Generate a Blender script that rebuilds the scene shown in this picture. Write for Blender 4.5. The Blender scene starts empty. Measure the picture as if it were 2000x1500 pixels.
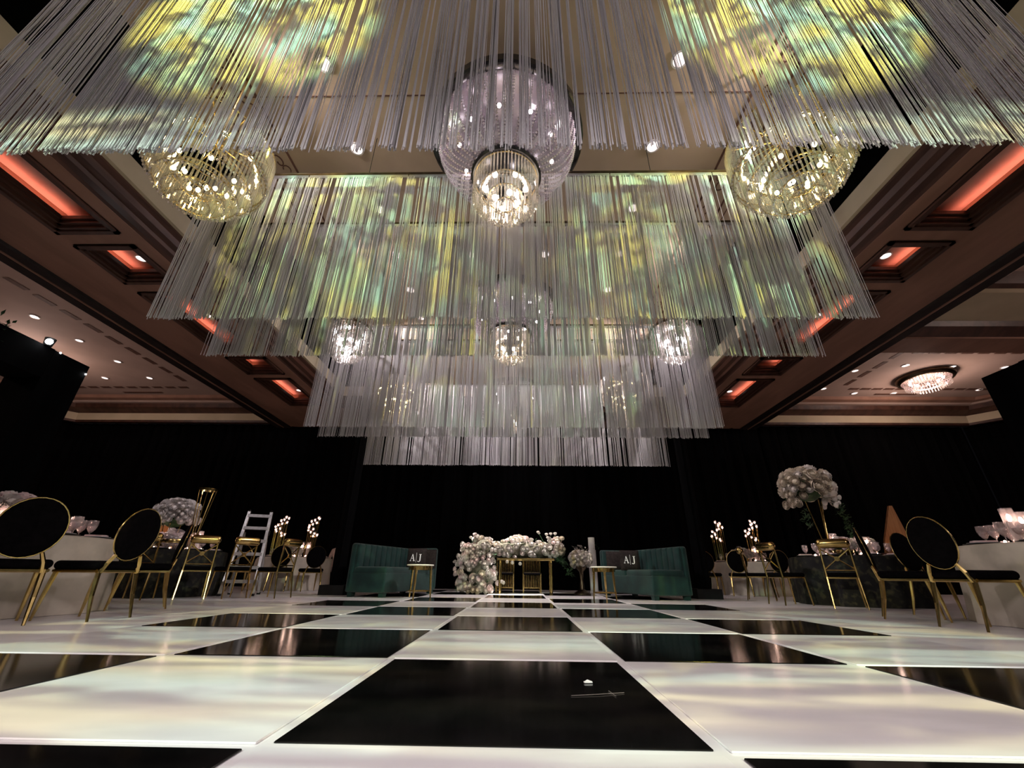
import bpy, math, random
from math import sin, cos, pi, radians as rad, atan2, hypot, sqrt
from mathutils import Vector, Matrix, noise
random.seed(7)
sc = bpy.context.scene
COL = sc.collection

# ------------------------------------------------------------------ camera
CAM_Z = 0.4173
cam_d = bpy.data.cameras.new('camera')
cam_d.sensor_fit = 'HORIZONTAL'; cam_d.sensor_width = 36.0
cam_d.lens = 798.27 / 2000 * 36.0
cam_d.clip_start = 0.02; cam_d.clip_end = 200
cam = bpy.data.objects.new('camera', cam_d); COL.objects.link(cam)
PIT, ROL, YAW = 0.43517, 0.010836, -0.020592
_r = Vector((cos(YAW), -sin(YAW), 0)); _fh = Vector((sin(YAW), cos(YAW), 0)); _u = Vector((0, 0, 1))
_f = _fh * cos(PIT) + _u * sin(PIT); _up = _u * cos(PIT) - _fh * sin(PIT)
_cx = _r * cos(ROL) + _up * sin(ROL); _cy = _up * cos(ROL) - _r * sin(ROL)
cam.matrix_world = Matrix(((_cx.x, _cy.x, -_f.x, 0), (_cx.y, _cy.y, -_f.y, 0), (_cx.z, _cy.z, -_f.z, CAM_Z), (0, 0, 0, 1)))
sc.camera = cam

# ------------------------------------------------------------------ world, exposure
w = bpy.data.worlds.new('night_room'); sc.world = w; w.use_nodes = True
w.node_tree.nodes['Background'].inputs[0].default_value = (0.55, 0.5, 0.6, 1)
w.node_tree.nodes['Background'].inputs[1].default_value = 0.004
vs = sc.view_settings
vs.view_transform = 'Standard'; vs.look = 'None'; vs.gamma = 1.0; vs.use_curve_mapping = False
vs.exposure = 0.0
sc.cycles.max_bounces = 6; sc.cycles.transparent_max_bounces = 16
sc.cycles.diffuse_bounces = 2; sc.cycles.glossy_bounces = 3; sc.cycles.transmission_bounces = 6
sc.cycles.sample_clamp_indirect = 4.0; sc.cycles.adaptive_threshold = 0.025
sc.cycles.caustics_reflective = False; sc.cycles.caustics_refractive = False

# ------------------------------------------------------------------ stage lights
def aim(o, loc, tgt):
    o.location = loc
    o.rotation_euler = (Vector(tgt) - Vector(loc)).to_track_quat('-Z', 'Y').to_euler()
def spot(name, loc, tgt, power, angle, color=(1, 1, 1), blend=0.3, radius=0.08):
    l = bpy.data.lights.new(name, 'SPOT'); l.energy = power; l.color = color
    l.spot_size = rad(angle); l.spot_blend = blend; l.shadow_soft_size = radius
    o = bpy.data.objects.new(name, l); COL.objects.link(o); aim(o, loc, tgt); o['kind'] = 'helper'
    return o
def gobo(o, scale, seed, lo, hi, streak=1.0, pale=0.0, rot=0.0):
    """leaf pattern wheel of a projector: colour and cut-outs by direction inside the lamp"""
    l = o.data; l.use_nodes = True; nt = l.node_tree; N = nt.nodes; L = nt.links
    em = N['Emission']
    tc = N.new('ShaderNodeTexCoord'); sp = N.new('ShaderNodeSeparateXYZ'); L.new(tc.outputs['Normal'], sp.inputs[0])
    def m(op, a, b=None):
        n = N.new('ShaderNodeMath'); n.operation = op
        for i, v in enumerate((a, b)):
            if v is None: continue
            if hasattr(v, 'links'): L.new(v, n.inputs[i])
            else: n.inputs[i].default_value = v
        return n.outputs[0]
    u = m('DIVIDE', sp.outputs[0], sp.outputs[2]); v = m('DIVIDE', sp.outputs[1], sp.outputs[2])
    u, v = m('ADD', m('MULTIPLY', u, cos(rot)), m('MULTIPLY', v, -sin(rot))), m('ADD', m('MULTIPLY', u, sin(rot)), m('MULTIPLY', v, cos(rot)))
    cb = N.new('ShaderNodeCombineXYZ'); L.new(m('MULTIPLY', u, scale), cb.inputs[0]); L.new(m('MULTIPLY', v, scale * streak), cb.inputs[1])
    cb.inputs[2].default_value = seed
    n1 = N.new('ShaderNodeTexNoise'); n1.inputs['Scale'].default_value = 1.0; n1.inputs['Detail'].default_value = 3.0
    n1.inputs['Distortion'].default_value = 1.2
    L.new(cb.outputs[0], n1.inputs['Vector'])
    r1 = N.new('ShaderNodeValToRGB'); L.new(n1.outputs[0], r1.inputs[0])
    e = r1.color_ramp.elements
    e[0].position = lo; e[0].color = (0.06, 0.06, 0.06, 1); e[1].position = hi; e[1].color = (1, 1, 1, 1)
    n2 = N.new('ShaderNodeTexNoise'); n2.inputs['Scale'].default_value = 0.7; n2.inputs['Detail'].default_value = 1.0
    mp = N.new('ShaderNodeVectorMath'); mp.operation = 'ADD'; mp.inputs[1].default_value = (3.3, 7.1, 2.2)
    L.new(cb.outputs[0], mp.inputs[0]); L.new(mp.outputs[0], n2.inputs['Vector'])
    r2 = N.new('ShaderNodeValToRGB'); L.new(n2.outputs[0], r2.inputs[0])
    e = r2.color_ramp.elements
    e[0].position = 0.38; e[0].color = (0.50, 0.95, 0.60, 1); e[1].position = 0.57; e[1].color = (1.0, 0.90, 0.14, 1)
    k = e.new(0.48); k.color = (0.68, 1.0, 0.38, 1)
    for q in e: q.color = (*[c * (1 - pale) + pale for c in q.color[:3]], 1)
    mx = N.new('ShaderNodeMix'); mx.data_type = 'RGBA'; mx.blend_type = 'MULTIPLY'; mx.inputs[0].default_value = 1.0
    L.new(r1.outputs[0], mx.inputs[6]); L.new(r2.outputs[0], mx.inputs[7])
    L.new(mx.outputs[2], em.inputs['Color']); em.inputs['Strength'].default_value = 1.0
LILAC = (1.0, 0.875, 0.91)
for s in (-1, 1):
    spot('stage_wash_light', (s * 4.6, -3.4, 4.9), (s * 2.0, 5.0, 2.6), 270, 84, LILAC, 0.5, 0.12)
    spot('floor_wash_light', (s * 2.6, -2.2, 3.6), (s * 0.7, 2.4, 0), 540, 70, LILAC, 0.7, 0.12)
    g = spot('leaf_projector_light', (s * 2.35, -2.1, 5.45), (s * 2.05, 1.66, 4.32), 2700, 29, (1, 1, 1), 0.45, 0.02)
    gobo(g, 15, 1.7 + s, 0.40, 0.56)
    g = spot('floor_projector_light', (s * 4.6, -1.8, 3.7), (s * 1.2, 3.6, 0.0), 1700, 48, (1, 1, 1), 0.25, 0.03)
    gobo(g, 5.0, 4.2 + s, 0.47, 0.56, 6.0, 0.35, rot=s * 0.35)
    # unseen lamps added between the fringe rows to pattern and brighten them
    g = spot('fringe_pattern_light', (s * 3.2, 1.95, 5.40), (s * 1.7, 3.5, 3.6), 330, 78, (1, 1, 1), 0.15, 0.02)
    gobo(g, 3.6, 8.1 + s, 0.50, 0.56)
    g = spot('fringe_pattern_light', (s * 2.4, 5.0, 5.40), (s * 0.4, 7.0, 3.7), 200, 70, (1, 1, 1), 0.15, 0.02)
    gobo(g, 3.6, 2.1 + s, 0.50, 0.57)
    spot('fringe_fill_light', (s * 3.3, 2.3, 5.40), (-s * 0.3, 4.1, 3.5), 150, 110, LILAC, 0.6, 0.08)
    spot('fringe_fill_light', (s * 3.3, 5.2, 5.40), (-s * 0.3, 7.3, 3.5), 270, 110, LILAC, 0.6, 0.08)
    spot('fringe_fill_light', (s * 3.3, 8.0, 5.40), (-s * 0.3, 9.8, 3.5), 900, 110, LILAC, 0.6, 0.08)
for s in (-1, 1): spot('flower_fill_light', (s * 2.2 - .2, 9.95, 4.6), (s * .35 - .25, 10.7, 0.90), 2700, 25, (1, .93, .88), .5, .05)  # spots added without a visible fixture to brighten the rose bank
spot('flower_fill_light', (-4.9, 4.6, 4.9), (-6.55, 8.1, 1.4), 230, 16, (.92, .90, 1), .6, .04)  # more added spots, lifting the two tall bouquets
spot('flower_fill_light', (4.9, 4.6, 4.9), (5.55, 8.0, 1.9), 120, 18, (1, .92, .84), .6, .04)

# ------------------------------------------------------------------ materials
MATS = {}
def mat(name, col=(0.8, 0.8, 0.8), rough=0.5, metal=0.0, spec=0.5, emis=None, estr=0.0, sheen=0.0, coat=0.0):
    if name in MATS: return MATS[name]
    m = bpy.data.materials.new(name); m.use_nodes = True
    b = m.node_tree.nodes['Principled BSDF']
    b.inputs['Base Color'].default_value = (*col, 1); b.inputs['Roughness'].default_value = rough
    b.inputs['Metallic'].default_value = metal; b.inputs['Specular IOR Level'].default_value = spec
    b.inputs['Sheen Weight'].default_value = sheen; b.inputs['Coat Weight'].default_value = coat
    if emis: b.inputs['Emission Color'].default_value = (*emis, 1); b.inputs['Emission Strength'].default_value = estr
    MATS[name] = m; return m
def noise_col(m, c0, c1, scale, p0=0.4, p1=0.6, detail=3, stretch=(1, 1, 1), bump=0.0, coord='Object', dist=0.0):
    nt = m.node_tree; N = nt.nodes; L = nt.links; b = N['Principled BSDF']
    tc = N.new('ShaderNodeTexCoord'); mp = N.new('ShaderNodeMapping'); mp.inputs['Scale'].default_value = stretch
    n = N.new('ShaderNodeTexNoise'); n.inputs['Scale'].default_value = scale; n.inputs['Detail'].default_value = detail
    n.inputs['Distortion'].default_value = dist
    r = N.new('ShaderNodeValToRGB'); e = r.color_ramp.elements
    e[0].position = p0; e[0].color = (*c0, 1); e[1].position = p1; e[1].color = (*c1, 1)
    L.new(tc.outputs[coord], mp.inputs[0]); L.new(mp.outputs[0], n.inputs['Vector']); L.new(n.outputs[0], r.inputs[0])
    L.new(r.outputs[0], b.inputs['Base Color'])
    if bump:
        bp = N.new('ShaderNodeBump'); bp.inputs['Strength'].default_value = bump; bp.inputs['Distance'].default_value = 0.01
        L.new(n.outputs[0], bp.inputs['Height']); L.new(bp.outputs[0], b.inputs['Normal'])
    return m
def mix_mat(name, shaders):
    """shaders: list of (node type, colour, roughness or None, share)"""
    m = bpy.data.materials.new(name); m.use_nodes = True; nt = m.node_tree; N = nt.nodes; L = nt.links
    N.remove(N['Principled BSDF']); out = N['Material Output']; cur = None; tot = 0
    for typ, colr, ro, share in shaders:
        s = N.new(typ); s.inputs['Color'].default_value = (*colr, 1)
        if ro is not None: s.inputs['Roughness'].default_value = ro
        tot += share
        if cur is None: cur = s.outputs[0]
        else:
            x = N.new('ShaderNodeMixShader'); x.inputs[0].default_value = share / tot
            L.new(cur, x.inputs[1]); L.new(s.outputs[0], x.inputs[2]); cur = x.outputs[0]
    L.new(cur, out.inputs[0]); MATS[name] = m; return m
M_FLOOR = noise_col(mat('white_vinyl', rough=0.24), (0.74, 0.71, 0.73), (0.80, 0.77, 0.79), 1.2, stretch=(1, 4, 1))
M_WTILE = noise_col(mat('white_gloss_tile', rough=0.16), (0.76, 0.73, 0.75), (0.83, 0.80, 0.82), 2.0, stretch=(1, 3, 1))
M_BTILE = noise_col(mat('black_gloss_tile', rough=0.11, spec=0.32), (0.003, 0.003, 0.003), (0.007, 0.006, 0.006), 3.0)
M_DRAPE = noise_col(mat('black_velvet_drape', rough=0.95, spec=0.05), (0.0008, 0.0008, 0.0010), (0.0018, 0.0018, 0.0020), 1.5, stretch=(6, 6, 0.3))
M_BLACK = noise_col(mat('matte_black', rough=0.6, spec=0.2), (0.004, 0.004, 0.004), (0.008, 0.008, 0.008), 5)
M_RECESS = noise_col(mat('recess_shade', rough=0.9, spec=0.05), (0.004, 0.004, 0.004), (0.006, 0.006, 0.006), 3)  # unlit recess, its shade painted in as near black
M_CEIL = noise_col(mat('taupe_ceiling', rough=0.8, spec=0.2), (0.43, 0.33, 0.235), (0.48, 0.37, 0.265), 1.2)
M_SIDECEIL = noise_col(mat('side_ceiling', rough=0.8, spec=0.2), (0.42, 0.31, 0.26), (0.46, 0.34, 0.29), 1.2)
M_CREAM = noise_col(mat('cream_paint', rough=0.7, spec=0.2), (0.50, 0.43, 0.30), (0.56, 0.48, 0.34), 1.5)
M_SOFFIT = noise_col(mat('brown_soffit', rough=0.55, spec=0.3), (0.24, 0.13, 0.09), (0.31, 0.17, 0.12), 2.5, stretch=(1, .25, 1), bump=0.1)
M_WOODDK = noise_col(mat('dark_walnut_moulding', rough=0.4, spec=0.4), (0.045, 0.02, 0.014), (0.08, 0.036, 0.024), 6, stretch=(1, .15, 1))
M_EDGE = noise_col(mat('black_brown_edge', rough=0.5, spec=0.2), (0.012, 0.008, 0.008), (0.02, 0.013, 0.012), 6)
M_STENCIL = noise_col(mat('brown_stencil', rough=0.7, spec=0.2), (0.10, 0.05, 0.035), (0.14, 0.07, 0.05), 9)
M_COFFER = noise_col(mat('coffer_panel', rough=0.8, spec=0.2), (0.62, 0.36, 0.30), (0.72, 0.45, 0.38), 2.0)
M_GOLD = noise_col(mat('polished_gold', rough=0.2, metal=1.0), (0.50, 0.35, 0.12), (0.64, 0.47, 0.19), 14)
M_SEAT = noise_col(mat('black_velvet_seat', rough=0.9, spec=0.04), (0.0014, 0.0012, 0.0014), (0.003, 0.0024, 0.003), 30)
M_WCLOTH = noise_col(mat('ivory_tablecloth', rough=0.9, spec=0.1), (0.54, 0.49, 0.40), (0.62, 0.56, 0.46), 6, bump=0.05)
M_DCLOTH = noise_col(mat('dark_damask_cloth', rough=0.7, spec=0.2), (0.006, 0.006, 0.006), (0.035, 0.034, 0.018), 11, 0.5, 0.66, detail=4, bump=0.1)
M_SOFA = noise_col(mat('emerald_velvet', rough=0.75, spec=0.2, sheen=0.15), (0.004, 0.022, 0.020), (0.006, 0.032, 0.028), 5, bump=0.05)
M_PILLOW = noise_col(mat('charcoal_pillow', rough=0.9, spec=0.1), (0.018, 0.014, 0.013), (0.026, 0.021, 0.019), 24, bump=0.1)
M_LETTER = noise_col(mat('white_print', rough=0.6), (0.8, 0.79, 0.76), (0.86, 0.85, 0.82), 30)
M_MARBLE = noise_col(mat('white_marble', rough=0.15), (0.80, 0.78, 0.70), (0.62, 0.60, 0.52), 7, 0.55, 0.75, detail=6, dist=1.5)
M_PETAL = noise_col(mat('white_petal', rough=0.7, spec=0.2), (0.70, 0.62, 0.58), (0.84, 0.79, 0.75), 9)
M_PINK = noise_col(mat('blush_petal', rough=0.7, spec=0.2), (0.78, 0.60, 0.58), (0.86, 0.73, 0.70), 9)
M_CREAMP = noise_col(mat('cream_petal', rough=0.7, spec=0.2), (0.62, 0.52, 0.42), (0.75, 0.66, 0.55), 9)
M_LEAF = noise_col(mat('green_leaf', rough=0.55, spec=0.3), (0.012, 0.04, 0.015), (0.04, 0.09, 0.035), 12)
M_BLOOMGAP = noise_col(mat('bloom_gap_shade', rough=0.9, spec=0.1), (0.10, 0.095, 0.07), (0.20, 0.18, 0.14), 14, bump=0.3)  # dark core colour standing for shade in the gaps between roses
M_ALU = noise_col(mat('aluminium', rough=0.35, metal=0.85), (0.55, 0.55, 0.55), (0.68, 0.68, 0.68), 18)
M_CANDLE = noise_col(mat('white_wax', rough=0.5), (0.82, 0.78, 0.76), (0.88, 0.85, 0.82), 12)
M_CHINA = noise_col(mat('white_china', rough=0.12), (0.78, 0.77, 0.76), (0.84, 0.83, 0.82), 8)
M_CHARGER = noise_col(mat('dark_charger', rough=0.12), (0.012, 0.012, 0.014), (0.02, 0.02, 0.022), 8)
M_NAPKIN = noise_col(mat('blush_linen', rough=0.9, spec=0.1), (0.55, 0.42, 0.42), (0.64, 0.50, 0.50), 20, bump=0.1)
M_BRONZE = noise_col(mat('dark_bronze', rough=0.3, metal=1.0), (0.10, 0.075, 0.05), (0.16, 0.12, 0.08), 9)
M_AMBER = noise_col(mat('honey_wood', rough=0.5), (0.45, 0.22, 0.09), (0.60, 0.32, 0.14), 3, stretch=(6, 6, .5), bump=0.1)
M_SKIN = noise_col(mat('skin', rough=0.6), (0.42, 0.26, 0.20), (0.48, 0.30, 0.23), 6)
M_SHIRT = noise_col(mat('beige_shirt', rough=0.9, spec=0.1), (0.48, 0.36, 0.31), (0.54, 0.42, 0.36), 14, bump=0.1)
M_HAIR = noise_col(mat('dark_hair', rough=0.5), (0.012, 0.008, 0.006), (0.022, 0.014, 0.010), 30, stretch=(1, 1, 6))
M_SCRAP = noise_col(mat('paper_scrap', rough=0.8), (0.75, 0.74, 0.72), (0.82, 0.81, 0.8), 40)
M_STRING = mix_mat('white_fringe_yarn', [('ShaderNodeBsdfDiffuse', (0.80, 0.79, 0.80), 0.6, .62), ('ShaderNodeBsdfTranslucent', (0.74, 0.72, 0.74), None, .38)])
M_HEADER = mix_mat('fringe_header_tape', [('ShaderNodeBsdfDiffuse', (0.42, 0.40, 0.40), 0.6, .6), ('ShaderNodeBsdfTranslucent', (0.42, 0.40, 0.40), None, .4)])
M_CRYSTAL = mix_mat('clear_crystal', [('ShaderNodeBsdfTransparent', (0.97, 0.96, 0.95), None, .52), ('ShaderNodeBsdfGlossy', (0.95, 0.93, 0.9), 0.07, .30), ('ShaderNodeBsdfTranslucent', (0.9, 0.87, 0.82), None, .10), ('ShaderNodeBsdfDiffuse', (0.9, 0.88, 0.84), 0.4, .08)])
M_PLATE = mix_mat('frosted_crystal_plate', [('ShaderNodeBsdfTransparent', (0.92, 0.88, 0.92), None, .58), ('ShaderNodeBsdfGlossy', (0.9, 0.86, 0.9), 0.2, .20), ('ShaderNodeBsdfTranslucent', (0.80, 0.66, 0.78), None, .22)])
M_RINGBLK = noise_col(mat('black_gloss_ring', rough=0.2, spec=0.5), (0.006, 0.005, 0.006), (0.010, 0.009, 0.010), 9)
M_BEAD = mix_mat('crystal_bead', [('ShaderNodeBsdfTransparent', (0.95, 0.94, 0.95), None, .06), ('ShaderNodeBsdfGlossy', (0.98, 0.94, 0.97), 0.2, .16), ('ShaderNodeBsdfTranslucent', (1.0, 0.94, 0.97), None, .66), ('ShaderNodeBsdfDiffuse', (0.95, 0.9, 0.93), 0.4, .12)])
M_GLASS = mix_mat('clear_glass', [('ShaderNodeBsdfTransparent', (0.96, 0.95, 0.95), None, .72), ('ShaderNodeBsdfGlossy', (0.95, 0.93, 0.93), 0.08, .16), ('ShaderNodeBsdfTranslucent', (0.85, 0.76, 0.78), None, .10), ('ShaderNodeBsdfDiffuse', (0.85, 0.76, 0.78), 0.4, .12)])
def emit(name, col, s):
    m = bpy.data.materials.new(name); m.use_nodes = True; nt = m.node_tree; N = nt.nodes
    N.remove(N['Principled BSDF']); e = N.new('ShaderNodeEmission'); e.inputs[0].default_value = (*col, 1); e.inputs[1].default_value = s
    nt.links.new(e.outputs[0], N['Material Output'].inputs[0]); MATS[name] = m; return m
M_BULB = emit('warm_bulb', (1.0, 0.80, 0.62), 42)
M_BULBC = emit('cool_bulb', (1.0, 0.86, 0.92), 64)
M_FLAME = emit('candle_flame', (1.0, 0.66, 0.52), 44)
M_LENS = emit('downlight_lens', (1.0, 0.80, 0.74), 2.2)
M_BULBY = emit('golden_bulb', (1.0, 0.80, 0.40), 42)
M_SPOTLENS = emit('spotlight_lens', (0.95, 0.97, 1.0), 60)

# ------------------------------------------------------------------ mesh builder
class MB:
    def __init__(s): s.v = []; s.f = []
    def add(s, V, F):
        o = len(s.v); s.v += [tuple(p) for p in V]; s.f += [tuple(i + o for i in q) for q in F]; return s
    def box(s, c, d, rz=0.0, taper=1.0):
        x, y, z = d[0] / 2, d[1] / 2, d[2] / 2; V = []
        for k, t in ((-z, taper), (z, 1.0)):
            for a, b in ((-x, -y), (x, -y), (x, y), (-x, y)):
                a *= t; b *= t
                V.append((c[0] + a * cos(rz) - b * sin(rz), c[1] + a * sin(rz) + b * cos(rz), c[2] + k))
        return s.add(V, [(3, 2, 1, 0), (4, 5, 6, 7), (0, 1, 5, 4), (1, 2, 6, 5), (2, 3, 7, 6), (3, 0, 4, 7)])
    def rbox(s, c, d, r, n=3, rz=0.0):
        """box with rounded vertical and top/bottom edges"""
        rings = []
        for k in range(n + 1): a = pi / 2 * k / n; rings.append((r * (1 - sin(a)), -d[2] / 2 + r * (1 - cos(a))))
        rings = rings + [(i, -z) for i, z in reversed(rings)]
        V = []; m = 4 * (n + 1)
        for ins, z in rings:
            hx, hy = d[0] / 2 - r, d[1] / 2 - r; rr = r - ins
            for q, (sx, sy) in enumerate(((1, 1), (-1, 1), (-1, -1), (1, -1))):
                for k in range(n + 1):
                    a = pi / 2 * (q + k / n); x = sx * hx + rr * cos(a); y = sy * hy + rr * sin(a)
                    V.append((c[0] + x * cos(rz) - y * sin(rz), c[1] + x * sin(rz) + y * cos(rz), c[2] + z))
        F = []
        R = len(rings)
        for j in range(R - 1):
            for i in range(m): F.append((j * m + i, j * m + (i + 1) % m, (j + 1) * m + (i + 1) % m, (j + 1) * m + i))
        F.append(tuple(range(m - 1, -1, -1))); F.append(tuple(range((R - 1) * m, R * m)))
        return s.add(V, F)
    def tube(s, P, r, n=8, cap=True, closed=False):
        P = [Vector(p) for p in P]; K = len(P); V = []; F = []
        R = r if isinstance(r, (list, tuple)) else [r] * K
        up = None
        for i, p in enumerate(P):
            a = P[(i - 1) % K] if (i or closed) else P[0]; b = P[(i + 1) % K] if (i < K - 1 or closed) else P[-1]
            t = (b - a).normalized()
            if up is None: up = Vector((0, 0, 1)) if abs(t.z) < .9 else Vector((1, 0, 0))
            x = t.cross(up)
            if x.length < 1e-5: x = t.cross(Vector((0, 1, 0)))
            x.normalize(); y = x.cross(t).normalized(); up = y
            for k in range(n):
                g = 2 * pi * k / n + pi / n; V.append(p + (x * cos(g) + y * sin(g)) * R[i])
        for i in range(K if closed else K - 1):
            j = (i + 1) % K
            for k in range(n): F.append((i * n + k, i * n + (k + 1) % n, j * n + (k + 1) % n, j * n + k))
        if cap and not closed: F.append(tuple(range(n - 1, -1, -1))); F.append(tuple(range((K - 1) * n, K * n)))
        return s.add(V, F)
    def lathe(s, prof, n=24, c=(0, 0, 0), wave=None, close=True):
        V = []; F = []; K = len(prof)
        for j, (r, z) in enumerate(prof):
            for k in range(n):
                a = 2 * pi * k / n; rr = max(r, 1e-4) * (1 + (wave(a, j / max(K - 1, 1)) if wave else 0))
                V.append((c[0] + rr * cos(a), c[1] + rr * sin(a), c[2] + z))
        for j in range(K - 1):
            for k in range(n): F.append((j * n + k, j * n + (k + 1) % n, (j + 1) * n + (k + 1) % n, (j + 1) * n + k))
        if close: F.append(tuple(range(n - 1, -1, -1))); F.append(tuple(range((K - 1) * n, K * n)))
        return s.add(V, F)
    def ball(s, c, r, n=8, m=5, sz=1.0):
        return s.lathe([(r * sin(pi * j / m), -r * sz * cos(pi * j / m)) for j in range(m + 1)], n, c, close=False)
    def octa(s, c, r, h=None):
        h = h or r; x, y, z = c
        return s.add([(x + r, y, z), (x, y + r, z), (x - r, y, z), (x, y - r, z), (x, y, z + h), (x, y, z - h)],
                     [(0, 1, 4), (1, 2, 4), (2, 3, 4), (3, 0, 4), (1, 0, 5), (2, 1, 5), (3, 2, 5), (0, 3, 5)])
    def prof(s, pts, axis, a, b):
        """extrude a profile polyline; axis 'y': pts are (x,z); axis 'x': pts are (y,z)"""
        V = []; K = len(pts)
        for t in (a, b):
            for p, q in pts: V.append((p, t, q) if axis == 'y' else (t, p, q))
        return s.add(V, [(i, i + 1, K + i + 1, K + i) for i in range(K - 1)])
    def build(s, name, m, parent=None, smooth=False, loc=None, rz=None):
        me = bpy.data.meshes.new(name); me.from_pydata(s.v, [], s.f); me.materials.append(m)
        if smooth:
            me.polygons.foreach_set('use_smooth', [True] * len(me.polygons))
            try: me.set_sharp_from_angle(angle=rad(50))
            except Exception: pass
        me.update()
        o = bpy.data.objects.new(name, me); COL.objects.link(o)
        if parent is not None: o.parent = parent
        if loc is not None: o.location = loc
        if rz is not None: o.rotation_euler = (0, 0, rz)
        return o
def tag(o, label, cat, group=None):
    o['label'] = label; o['category'] = cat
    if group: o['group'] = group
    return o
def thing(name, label, cat, loc=(0, 0, 0), rz=0.0, group=None):
    o = bpy.data.objects.new(name, None); o.empty_display_size = 0.1; COL.objects.link(o)
    o.location = loc; o.rotation_euler = (0, 0, rz); return tag(o, label, cat, group)
def struct(o, label=None):
    o['kind'] = 'structure'
    if label: o['label'] = label
    return o
def sempty(name, label):
    o = bpy.data.objects.new(name, None); o.empty_display_size = 0.1; COL.objects.link(o); return struct(o, label)
def stuff(o): o['kind'] = 'stuff'; return o
def dup(root, loc, rz=0.0, label=None, group=None, scale=None):
    r = root.copy(); COL.objects.link(r); r.location = loc; r.rotation_euler = (0, 0, rz)
    if label: r['label'] = label
    if group: r['group'] = group
    if scale: r.scale = (scale,) * 3
    for ch in root.children:
        c = ch.copy(); COL.objects.link(c); c.parent = r
        for g in ch.children:
            d = g.copy(); COL.objects.link(d); d.parent = c
    return r
def inst(src, name, parent, loc, rot=(0, 0, 0), scale=(1, 1, 1)):
    o = bpy.data.objects.new(name, src.data if hasattr(src, 'data') else src); COL.objects.link(o); o.parent = parent
    o.location = loc; o.rotation_euler = rot; o.scale = scale if isinstance(scale, (tuple, list)) else (scale,) * 3
    return o
def face(fx, fy): return atan2(-fx, fy)

# ------------------------------------------------------------------ the room
RX = -0.22                      # axis of the room
WALL_Y = 13.5
# floor and the checkered dance floor
T = 1.22; GX = -0.0726; GY = 1.36
floor = struct(MB().box((0, 3.25, -0.05), (36, 20.5, 0.1)).build('floor', M_FLOOR), 'white vinyl ballroom floor')
bt = wt = None
for row in range(-4, 9):
    for colm in range(-2, 3):
        black = (row + colm) % 2 == 0
        loc = (GX + colm * T, GY + (row + .5) * T, 0.0)
        src = bt if black else wt
        if src is None:
            d = 1.168 if black else 1.19
            src = MB().rbox((0, 0, 0.002), (d, d, 0.006), 0.002, 1).build('black_tile' if black else 'white_tile', M_BTILE if black else M_WTILE, floor, loc=loc)
            if black: bt = src
            else: wt = src
        else: inst(src, 'black_tile' if black else 'white_tile', floor, loc)
# tray ceiling
CZ = 5.62
ceil = struct(MB().box((RX, 3.2, CZ + 0.06), (7.8, 16.6, 0.12)).build('ceiling', M_CEIL), 'taupe tray ceiling panel')
MB().box((RX, 2.97, CZ - 0.002), (7.8, 0.014, 0.006)).build('seam', M_STENCIL, ceil)
MB().box((RX, 8.2, CZ - 0.002), (7.8, 0.014, 0.006)).build('seam', M_STENCIL, ceil)
scroll = None
for s in (-1, 1):
    for off, wd in ((2.97, .03), (3.33, .03), (3.45, .012)):
        MB().box((RX + s * off, 3.2, CZ - 0.003), (wd, 16.2, 0.008)).build('stencil_line', M_STENCIL, ceil)
    for k in range(26):
        y = -0.8 + k * 0.42; x = RX + s * 3.15
        if scroll is None:
            sm = MB()
            sm.tube([(0.08 * cos(a) * (1 - a / 9), 0.12 * sin(a) * (1 - a / 9), 0) for a in [q * .45 for q in range(15)]], 0.010, 4)
            sm.tube([(-0.05 + 0.05 * cos(a), -0.12 + 0.06 * sin(a), 0) for a in [q * .5 for q in range(9)]], 0.008, 4)
            scroll = sm.build('stencil_scroll', M_STENCIL, ceil, loc=(x, y, CZ - 0.004))
        else: inst(scroll, 'stencil_scroll', ceil, (x, y, CZ - 0.004), (0, 0, pi * (k % 2)))
struct(MB().box((RX, 3.2, 6.42), (11.2, 17.4, 0.1)).build('ceiling_upper', M_RECESS), 'recess above the tray with its shade painted black')
SZ = 5.02        # beam soffit
SC = 5.74        # side room ceilings
COF = [(0.2, 2.05), (2.3, 4.53), (4.77, 5.70), (5.95, 8.15), (8.40, 9.30), (9.55, 11.45)]
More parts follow.
